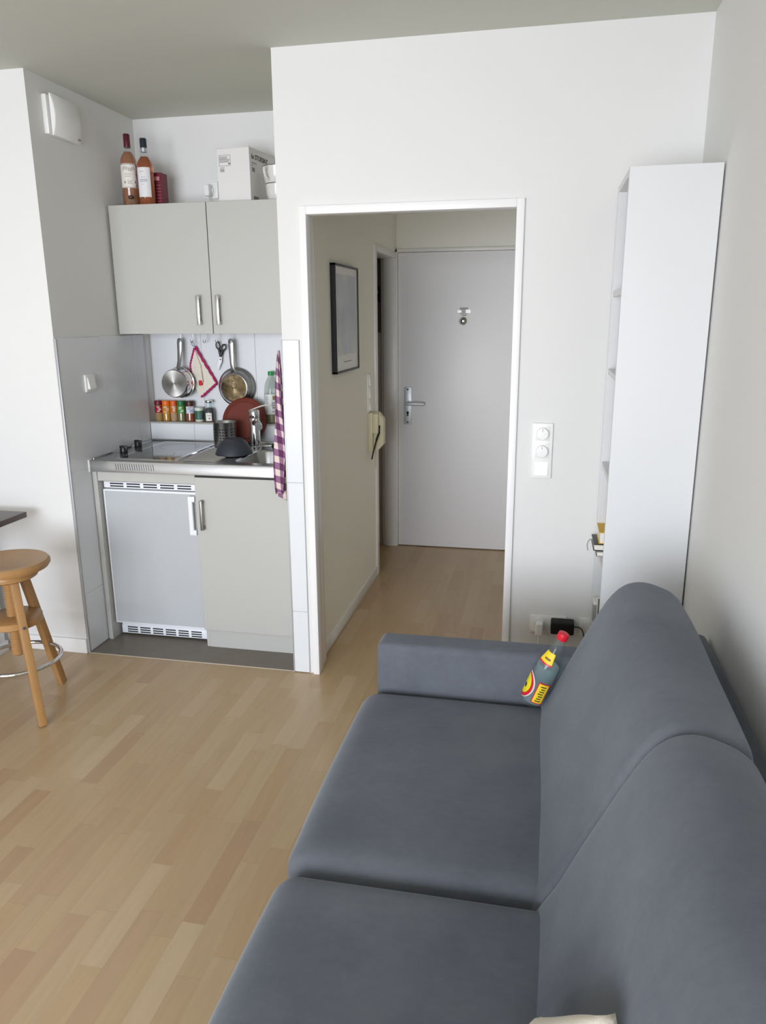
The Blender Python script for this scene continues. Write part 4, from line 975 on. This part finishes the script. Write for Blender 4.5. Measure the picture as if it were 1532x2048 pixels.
# crocheted potholder hanging from one corner, left side folded over
ph = thing('potholder', 'cream crocheted potholder with magenta border hanging from a hook', 'potholder', (-1.40, 0.84, 1.17))
TOPP, RIG, BOT, LEF = (-1.423, 1.452), (-1.312, 1.256), (-1.405, 1.176), (-1.462, 1.300)
def quadsheet(A, B, C_, D, y, n=14, bulge=0.004):
    f_, b_ = [], []
    for i in range(n+1):
        for j in range(n+1):
            u, v = i/n, j/n
            x = (1-u)*(1-v)*A[0]+u*(1-v)*B[0]+u*v*C_[0]+(1-u)*v*D[0]; z = (1-u)*(1-v)*A[1]+u*(1-v)*B[1]+u*v*C_[1]+(1-u)*v*D[1]
            dy = bulge*math.sin(u*5+v*3)+0.010*v*v
            f_.append((x, y-dy-0.003, z)); b_.append((x, y-dy+0.003, z))
    vv = f_+b_; ff = []; m_ = (n+1)**2
    for i in range(n):
        for j in range(n):
            a = i*(n+1)+j; ff += [[a, a+n+1, a+n+2, a+1], [m_+a, m_+a+1, m_+a+n+2, m_+a+n+1]]
    for i in range(n):
        for a, c2 in ((i, i+1), (n*(n+1)+i, n*(n+1)+i+1), (i*(n+1), (i+1)*(n+1)), (i*(n+1)+n, (i+1)*(n+1)+n)): ff.append([a, c2, m_+c2, m_+a])
    return vv, ff
vv, ff = quadsheet(TOPP, RIG, BOT, LEF, 0.842)
mk('knit', G().add(vv, ff), CREAM, ph)
def lerp2(a, b_, t): return (a[0]+(b_[0]-a[0])*t, a[1]+(b_[1]-a[1])*t)
edge = []
for A, B, u0 in ((TOPP, RIG, 0), (RIG, BOT, 1)):
    for k in range(16):
        t_ = k/16; x, z = lerp2(A, B, t_); v = 0 if u0 == 0 else t_; u = t_ if u0 == 0 else 1
        edge.append((x+0.0015*math.sin(k*2.1), 0.842-0.004*math.sin(u*5+v*3)-0.010*v*v, z+0.0015*math.cos(k*2.7)))
mk('border', G().tube(edge, [0.0064+0.0016*math.sin(k*2.3) for k in range(len(edge))], 10), MAGENTA, ph)
FOLD = [(-1.423, 1.445), (-1.392, 1.352), (-1.385, 1.262), (-1.405, 1.240), (-1.446, 1.300), (-1.452, 1.36)]
fl = G(); fr_ = [(x, 0.828-0.002*math.sin(i*1.3), z) for i, (x, z) in enumerate(FOLD)]
fb = [(x, 0.834, z) for x, z in FOLD]
fl.loft([fb, fr_])
mk('folded_flap', fl, CREAM, ph)
mk('flap_border', G().tube(spline([(x, 0.829, z) for x, z in [(-1.423, 1.445), (-1.438, 1.40), (-1.452, 1.355), (-1.450, 1.315)]], 8), [0.0058+0.0014*math.sin(k*2.3) for k in range(25)], 10), MAGENTA, ph)
mk('flap_corner', G().rbox((-1.409, 0.822, 1.244), (-1.388, 0.830, 1.272), 0.004, n=4), REDYARN, ph)
mk('hanging_loop', G().tube(spline([(-1.423, 0.838, 1.450), (-1.431, 0.82, 1.465), (-1.424, 0.808, 1.482), (-1.418, 0.815, 1.47)], 6, True), 0.002, 8, True), BOOKG, ph)
# scissors
sc = thing('scissors', 'black-handled kitchen scissors hanging from a hook beside the frying pan', 'scissors', (-1.28, 0.835, 1.32))
def ring_pts(cx, cz, a, b2, rot, y, n=20):
    return [(cx+a*math.cos(t)*math.cos(rot)-b2*math.sin(t)*math.sin(rot), y, cz+a*math.cos(t)*math.sin(rot)+b2*math.sin(t)*math.cos(rot)) for t in [2*PI*k/n for k in range(n)]]
hg = G().tube(ring_pts(-1.287, 1.459, 0.011, 0.018, 0.12, 0.836), 0.0038, 8, True).tube(ring_pts(-1.258, 1.448, 0.012, 0.017, -0.55, 0.841), 0.0038, 8, True)
hg.tube([(-1.284, 0.836, 1.444), (-1.279, 0.837, 1.425), (-1.277, 0.838, 1.398)], [0.006, 0.008, 0.006], 10).tube([(-1.262, 0.841, 1.434), (-1.270, 0.840, 1.420), (-1.276, 0.839, 1.398)], [0.006, 0.008, 0.006], 10)
mk('handles', hg, BLACKP, sc)
mk('blade', G().prism([(-1.284, 1.402), (-1.270, 1.402), (-1.274, 1.372), (-1.297, 1.322), (-1.298, 1.330), (-1.292, 1.372)], 0.836, 0.8375, 'y'), ALU, sc)
mk('blade', G().prism([(-1.283, 1.400), (-1.268, 1.402), (-1.272, 1.370), (-1.290, 1.335), (-1.294, 1.345), (-1.288, 1.372)], 0.8385, 0.840, 'y'), ALU, sc)
mk('screw', G().cyl((-1.278, 0.8365, 1.385), (-1.278, 0.834, 1.385), 0.0035, seg=14), BLACKM, sc)

# tea towel bunched on the inner side of the pier
tw = G(); NU, NV = 60, 60; uvs = []
vs_, fs_ = [], []
for j in range(NV+1):
    v = j/NV; z = 1.468-v*0.632
    wx = 0.003+0.025*min(1, v*1.7)**0.8*(1-0.12*math.sin(v*7.5))
    cx = -0.662-0.004*math.sin(v*8.0+0.6)
    cy = 0.046-0.022*min(1, v*1.5)
    for i in range(NU+1):
        u = i/NU; a = u*PI*4.0
        x = cx+wx*math.cos(a+0.6*v+0.25*math.sin(v*6))*(0.75+0.25*math.sin(u*7))
        y = cy+(u-0.5)*(0.010+0.050*min(1, v*1.6))+0.006*math.sin(u*9+v*11)*min(1, v*3)
        z_ = z+(0.020*math.sin(u*8+1) if v > 0.95 else 0)*(v-0.95)*20
        vs_.append((min(x, XB-0.008), y, z_)); uvs.append((u*7.0+v*1.6, v*11.0+u*1.2))
for j in range(NV):
    for i in range(NU):
        a = j*(NU+1)+i; fs_.append([a, a+1, a+NU+2, a+NU+1])
tw.add(vs_, fs_); tw.uv = uvs
to = mk('tea_towel', tw, TOWELM, base=(-0.668, 0.05, 0.836), ang=80)
md = to.modifiers.new('thickness', 'SOLIDIFY'); md.thickness = 0.003; md.offset = 0
tag(to, 'purple and cream checked tea towel hanging at the pier right of the sink', 'towel')

# ------------------------------------------------------------------ on top of the wall cabinet
ZT = CZ1
def cam_ang(x, y): return math.atan2(-3.0998-y, 0.4445-x)
def wine(x, y, prof, wine_m, label, group='wine bottles on the wall cabinet'):
    t_ = thing('wine_bottle', label, 'bottle', (x, y, ZT), group)
    return t_
x1_, y1_ = -1.615, 0.635
w1 = wine(x1_, y1_, None, ROSE1, 'pale rosé bottle with burgundy cap and ornate cream label, left on the cabinet')
mk('bottle_body', G().lathe([(0, 0.012), (0.028, 0.003), (0.036, 0.0), (0.040, 0.006), (0.040, 0.205), (0.037, 0.225), (0.028, 0.243), (0.0185, 0.257), (0, 0.257)], (x1_, y1_, ZT), cap0=False, cap1=False, seg=44), ROSE1, w1)
mk('neck', G().lathe([(0.0180, 0.2575), (0.0155, 0.268), (0.0150, 0.30), (0, 0.30)], (x1_, y1_, ZT), cap1=False, seg=32), CLEAR, w1)
mk('cap', G().lathe([(0.0158, 0.277), (0.0162, 0.279), (0.0160, 0.335), (0.0145, 0.339), (0, 0.339)], (x1_, y1_, ZT), cap1=False, seg=32), BURG, w1)
ca1 = cam_ang(x1_, y1_)
l_ = mk('label', G().lathe([(0.0404, 0.088), (0.0404, 0.200)], (x1_, y1_, ZT), a0=ca1-1.35, a1=ca1+1.15, seg=24), PAPER, w1)
mg = G()
for k in range(8):
    a = ca1-0.85+k*0.19
    mg.lathe([(0.0408, 0.168+0.004*math.sin(k)), (0.0408, 0.184+0.004*math.sin(k))], (x1_, y1_, ZT), a0=a, a1=a+0.07, seg=3)
for z, a_, b_ in ((0.150, -0.6, 0.2), (0.140, -0.6, 0.1), (0.118, -0.3, 0.3), (0.112, -0.3, 0.2), (0.106, -0.3, 0.35)): mg.lathe([(0.0408, z), (0.0408, z+0.0018)], (x1_, y1_, ZT), a0=ca1+a_, a1=ca1+b_, seg=8)
mg.lathe([(0.0408, 0.108), (0.0408, 0.119)], (x1_, y1_, ZT), a0=ca1-0.72, a1=ca1-0.55, seg=3)
mk('label_print', mg, INKG, l_)
mg = G(); random.seed(3)
for k in range(16):
    z = 0.090+0.0068*k; a = ca1+0.72+random.uniform(-0.15, 0.25)
    mg.lathe([(0.0408, z), (0.0408, z+0.006)], (x1_, y1_, ZT), a0=a, a1=a+random.uniform(0.1, 0.24), seg=3)
for k in range(12):
    a = ca1-1.2+k*0.17
    mg.lathe([(0.0408, 0.194), (0.0408, 0.199)], (x1_, y1_, ZT), a0=a, a1=a+0.10, seg=3)
    mg.lathe([(0.0408, 0.089), (0.0408, 0.093)], (x1_, y1_, ZT), a0=a, a1=a+0.08, seg=3)
mk('label_border', mg, PURPLE, l_)
x2_, y2_ = -1.525, 0.630
w2 = wine(x2_, y2_, None, ROSE2, 'deep rosé bottle with navy cap and plain white label, right on the cabinet')
mk('bottle_body', G().lathe([(0, 0.012), (0.028, 0.003), (0.036, 0.0), (0.040, 0.006), (0.040, 0.180), (0.037, 0.199), (0.028, 0.216), (0.0185, 0.230), (0, 0.230)], (x2_, y2_, ZT), cap0=False, cap1=False, seg=44), ROSE2, w2)
mk('neck', G().lathe([(0.0180, 0.2305), (0.0155, 0.242), (0.0150, 0.275), (0, 0.275)], (x2_, y2_, ZT), cap1=False, seg=32), CLEAR, w2)
mk('cap_band', G().lathe([(0.0160, 0.252), (0.0162, 0.270)], (x2_, y2_, ZT), seg=32), SILVER, w2)
mk('cap', G().lathe([(0.0163, 0.270), (0.0163, 0.310), (0.0150, 0.314), (0, 0.314)], (x2_, y2_, ZT), cap0=True, cap1=False, seg=32), NAVY, w2)
ca2 = cam_ang(x2_, y2_)
l_ = mk('label', G().lathe([(0.0404, 0.042), (0.0404, 0.178)], (x2_, y2_, ZT), a0=ca2-1.15, a1=ca2+0.55, seg=20), pm('white_wine_label', (226, 226, 228), 0.5), w2)
mg = G()
for z, a_, b_ in ((0.158, -0.7, -0.2), (0.132, -0.6, -0.1), (0.122, -0.8, 0.1), (0.117, -0.75, 0.2), (0.112, -0.8, 0.15), (0.100, -0.5, -0.3)): mg.lathe([(0.0408, z), (0.0408, z+0.0016)], (x2_, y2_, ZT), a0=ca2+a_, a1=ca2+b_, seg=8)
mk('label_print', mg, INKB, l_)
gb = thing('stoppered_glass', 'tiny clear glass decanter with dark stopper in front of the rosé bottles', 'decanter', (-1.578, 0.565, ZT))
mk('glass', G().lathe([(0, 0), (0.020, 0), (0.0225, 0.004), (0.021, 0.016), (0.012, 0.028), (0.009, 0.032), (0, 0.032)], (-1.578, 0.565, ZT), cap0=False, cap1=False, seg=12), CLEAR, gb)
mk('stopper', G().lathe([(0.008, 0.031), (0.013, 0.034), (0.014, 0.041), (0.010, 0.046), (0, 0.047)], (-1.578, 0.565, ZT), cap1=False, seg=16), pm('dark_stopper', (60, 44, 40), 0.4), gb)
rbx = thing('card_box', 'dark red slim card box standing behind the navy-capped rosé bottle', 'box', (-1.49, 0.70, ZT))
mk('carton', G().box((-1.520, 0.670, ZT), (-1.466, 0.740, ZT+0.165), 0.001, 1), CRIMSON, rbx)
l_ = mk('print_panel', G().box((-1.5, 0.6692, ZT+0.128), (-1.474, 0.6705, ZT+0.146)), PINKISH, rbx)
mg = G()
for k in range(6): mg.box((-1.496, 0.6692, ZT+0.030+k*0.015), (-1.470, 0.6705, ZT+0.0312+k*0.015))
mk('print_lines', mg, PINKISH, rbx)
# white carton with lettering
ct = thing('carton_box', 'white glassware carton with black lettering standing on the wall cabinet', 'box', (-0.957, 0.572, ZT), rot=(0, 0, math.radians(-5)))
CW, CD, CH = 0.171, 0.290, 0.240
mk('carton', G().box((-CW, 0, 0), (0, CD, CH), 0.0015, 1).box((-CW-0.001, -0.001, CH), (0.0005, CD, CH+0.003), 0.0008, 1), CARTON, ct, local=True)
MS = frame_M((0.0006, 0.022, CH-0.046), (0, 1, 0), (0, 0, 1))
mk('lettering', text_geo('6x STORSINT', 0.031, MS, 0.0002, 0.0004), INK, ct, local=True)
mg = G().box((0.0, 0.022, CH-0.066), (0.0012, 0.075, CH-0.063)).box((0.0, 0.022, CH-0.076), (0.0012, 0.035, CH-0.073)).box((0.0, 0.024, CH-0.104), (0.0012, 0.034, CH-0.086)).box((0.0, 0.038, CH-0.104), (0.0012, 0.052, CH-0.086))
for k in range(11): mg.box((0.0, 0.030+k*0.005, 0.004), (0.0012, 0.030+k*0.005+(0.003 if k % 3 else 0.0018), 0.028))
mk('side_print', mg, INKG, ct, local=True)
lx, lz = -CW+0.012, CH-0.030
mg = G()
for z in (0, -0.047): mg.box((lx, -0.0012, lz+z-0.0007), (lx+0.060, 0.0, lz+z+0.0007))
for x in (0, 0.059): mg.box((lx+x, -0.0012, lz-0.047), (lx+x+0.0012, 0.0, lz))
for k, w_ in enumerate((0.042, 0.038, 0.052, 0.050, 0.048)): mg.box((lx+0.003, -0.0012, lz-0.009-k*0.0055), (lx+0.003+w_, 0.0, lz-0.0065-k*0.0055))
mg.box((lx+0.048, -0.0012, lz-0.042), (lx+0.058, 0.0, lz-0.034)); mg.box((lx+0.003, -0.0012, lz-0.056), (lx+0.028, 0.0, lz-0.054))
for k in range(3): mg.box((lx+0.004, -0.0012, lz-0.063-k*0.005), (lx+0.026, 0.0, lz-0.060-k*0.005))
mk('front_label', mg, INKG, ct, local=True)
# mugs
mx_, my_ = -0.835, 0.625
m1 = thing('mug', 'lower plain grey mug of the stacked pair beside the white carton', 'mug', (mx_, my_, ZT), 'stacked mugs on the wall cabinet')
mk('cup', G().lathe([(0, 0.004), (0.046, 0.0), (0.050, 0.003), (0.058, 0.030), (0.062, 0.076), (0.059, 0.076), (0.055, 0.030), (0.046, 0.008), (0, 0.008)], (mx_, my_, ZT), cap0=False, cap1=False, seg=40), MUG, m1)
mk('rim', G().lathe([(0.0622, 0.075), (0.0625, 0.078), (0.0600, 0.0785), (0.0588, 0.075)], (mx_, my_, ZT), cap0=False, cap1=False, seg=40), MUGRIM, m1)
m2 = thing('mug', 'upper grey mug with dark rim and strap handle on the stacked pair', 'mug', (mx_, my_, ZT+0.079), 'stacked mugs on the wall cabinet')
Z2 = ZT+0.079
mk('cup', G().lathe([(0, 0.0), (0.060, 0.0), (0.063, 0.003), (0.069, 0.035), (0.075, 0.074), (0.0725, 0.074), (0.066, 0.035), (0.060, 0.006), (0, 0.006)], (mx_, my_, Z2), cap0=False, cap1=False, seg=40), MUG, m2)
mk('rim', G().lathe([(0.0752, 0.073), (0.0755, 0.0765), (0.0730, 0.077), (0.0718, 0.073)], (mx_, my_, Z2), cap0=False, cap1=False, seg=40), MUGRIM, m2)
ha = math.radians(-112); hx_, hy_ = math.cos(ha), math.sin(ha)
hp = spline([(mx_+hx_*r, my_+hy_*r, Z2+z) for r, z in ((0.072, 0.062), (0.092, 0.062), (0.098, 0.045), (0.088, 0.022), (0.064, 0.012))], 6)
mk('handle', G().tube(hp, 0.006, 10), MUG, m2)

# ------------------------------------------------------------------ stool
SXC, SYC = -1.664, -0.534
sl = thing('bar_stool', 'wooden screw stool with round seat and chrome foot ring by the table', 'stool', (SXC, SYC, 0))
mk('seat', G().lathe([(0, 0.618), (0.145, 0.618), (0.159, 0.622), (0.167, 0.634), (0.167, 0.644), (0.159, 0.654), (0.145, 0.657), (0.137, 0.655), (0.0, 0.654)], (SXC, SYC, 0), cap0=False, cap1=False, seg=64), WOOD, sl)
mk('seat_plate', G().lathe([(0, 0.582), (0.105, 0.582), (0.114, 0.588), (0.116, 0.600), (0.112, 0.612), (0.104, 0.619), (0, 0.619)], (SXC, SYC, 0), cap0=False, cap1=False, seg=56), WOOD, sl)
pr_ = []
zz = 0.245
while zz < 0.583:
    pr_ += [(0.0215, zz), (0.0245, zz+0.003), (0.0215, zz+0.006)]; zz += 0.0085
mk('screw_post', G().lathe([(0.018, 0.240)]+pr_, (SXC, SYC, 0), seg=32), WOOD, sl)
mk('hub_disc', G().lathe([(0.022, 0.383), (0.106, 0.383), (0.112, 0.387), (0.112, 0.412), (0.106, 0.416), (0.022, 0.416)], (SXC, SYC, 0), cap0=False, cap1=False, seg=56), WOOD, sl)
RI = 0.165
mk('foot_ring', G().tube([(SXC+RI*math.cos(2*PI*k/72), SYC+RI*math.sin(2*PI*k/72), 0.222) for k in range(72)], 0.0085, 12, True), CHROME, sl)
for i, a in enumerate((-37, 83, 203)):
    a = math.radians(a); d_ = Vector((math.cos(a), math.sin(a), 0)); c0 = Vector((SXC, SYC, 0))
    p0 = c0+d_*0.226; p1 = c0+d_*0.075+Vector((0, 0, 0.588))
    q = (p1-p0).to_track_quat('Z', 'Y').to_matrix().to_4x4()
    zax = (p1-p0).normalized(); xax = d_-zax*d_.dot(zax); xax.normalize(); yax = zax.cross(xax)
    M_ = Matrix((xax, yax, zax)).transposed().to_4x4(); M_.translation = p0
    lgm = mk('leg', G().box((-0.019, -0.0155, 0.002), (0.015, 0.0155, (p1-p0).length), 0.004, 2, M_), WOOD, sl)
    if i == 0: mk('bolt', G().cyl(p0+zax*0.41+xax*0.0145, p0+zax*0.41+xax*0.018, 0.006, seg=14), CHROME, lgm)

# table at the left edge
tb = thing('table', 'dark brown table top on a white support at the left edge', 'table', (-2.3, -0.5, 0))
TZ = 0.742
mk('table_top', G().box((-2.75, -0.95, TZ-0.026), (-1.868, -0.108, TZ), 0.002), WOODD, tb)
mk('support_panel', G().box((-2.70, -0.62, 0.0), (-2.118, -0.06, TZ-0.026), 0.003), WHITE, tb)
mk('plinth', G().box((-2.71, -0.63, 0.0), (-2.110, -0.05, 0.055), 0.002), WHITE, tb)
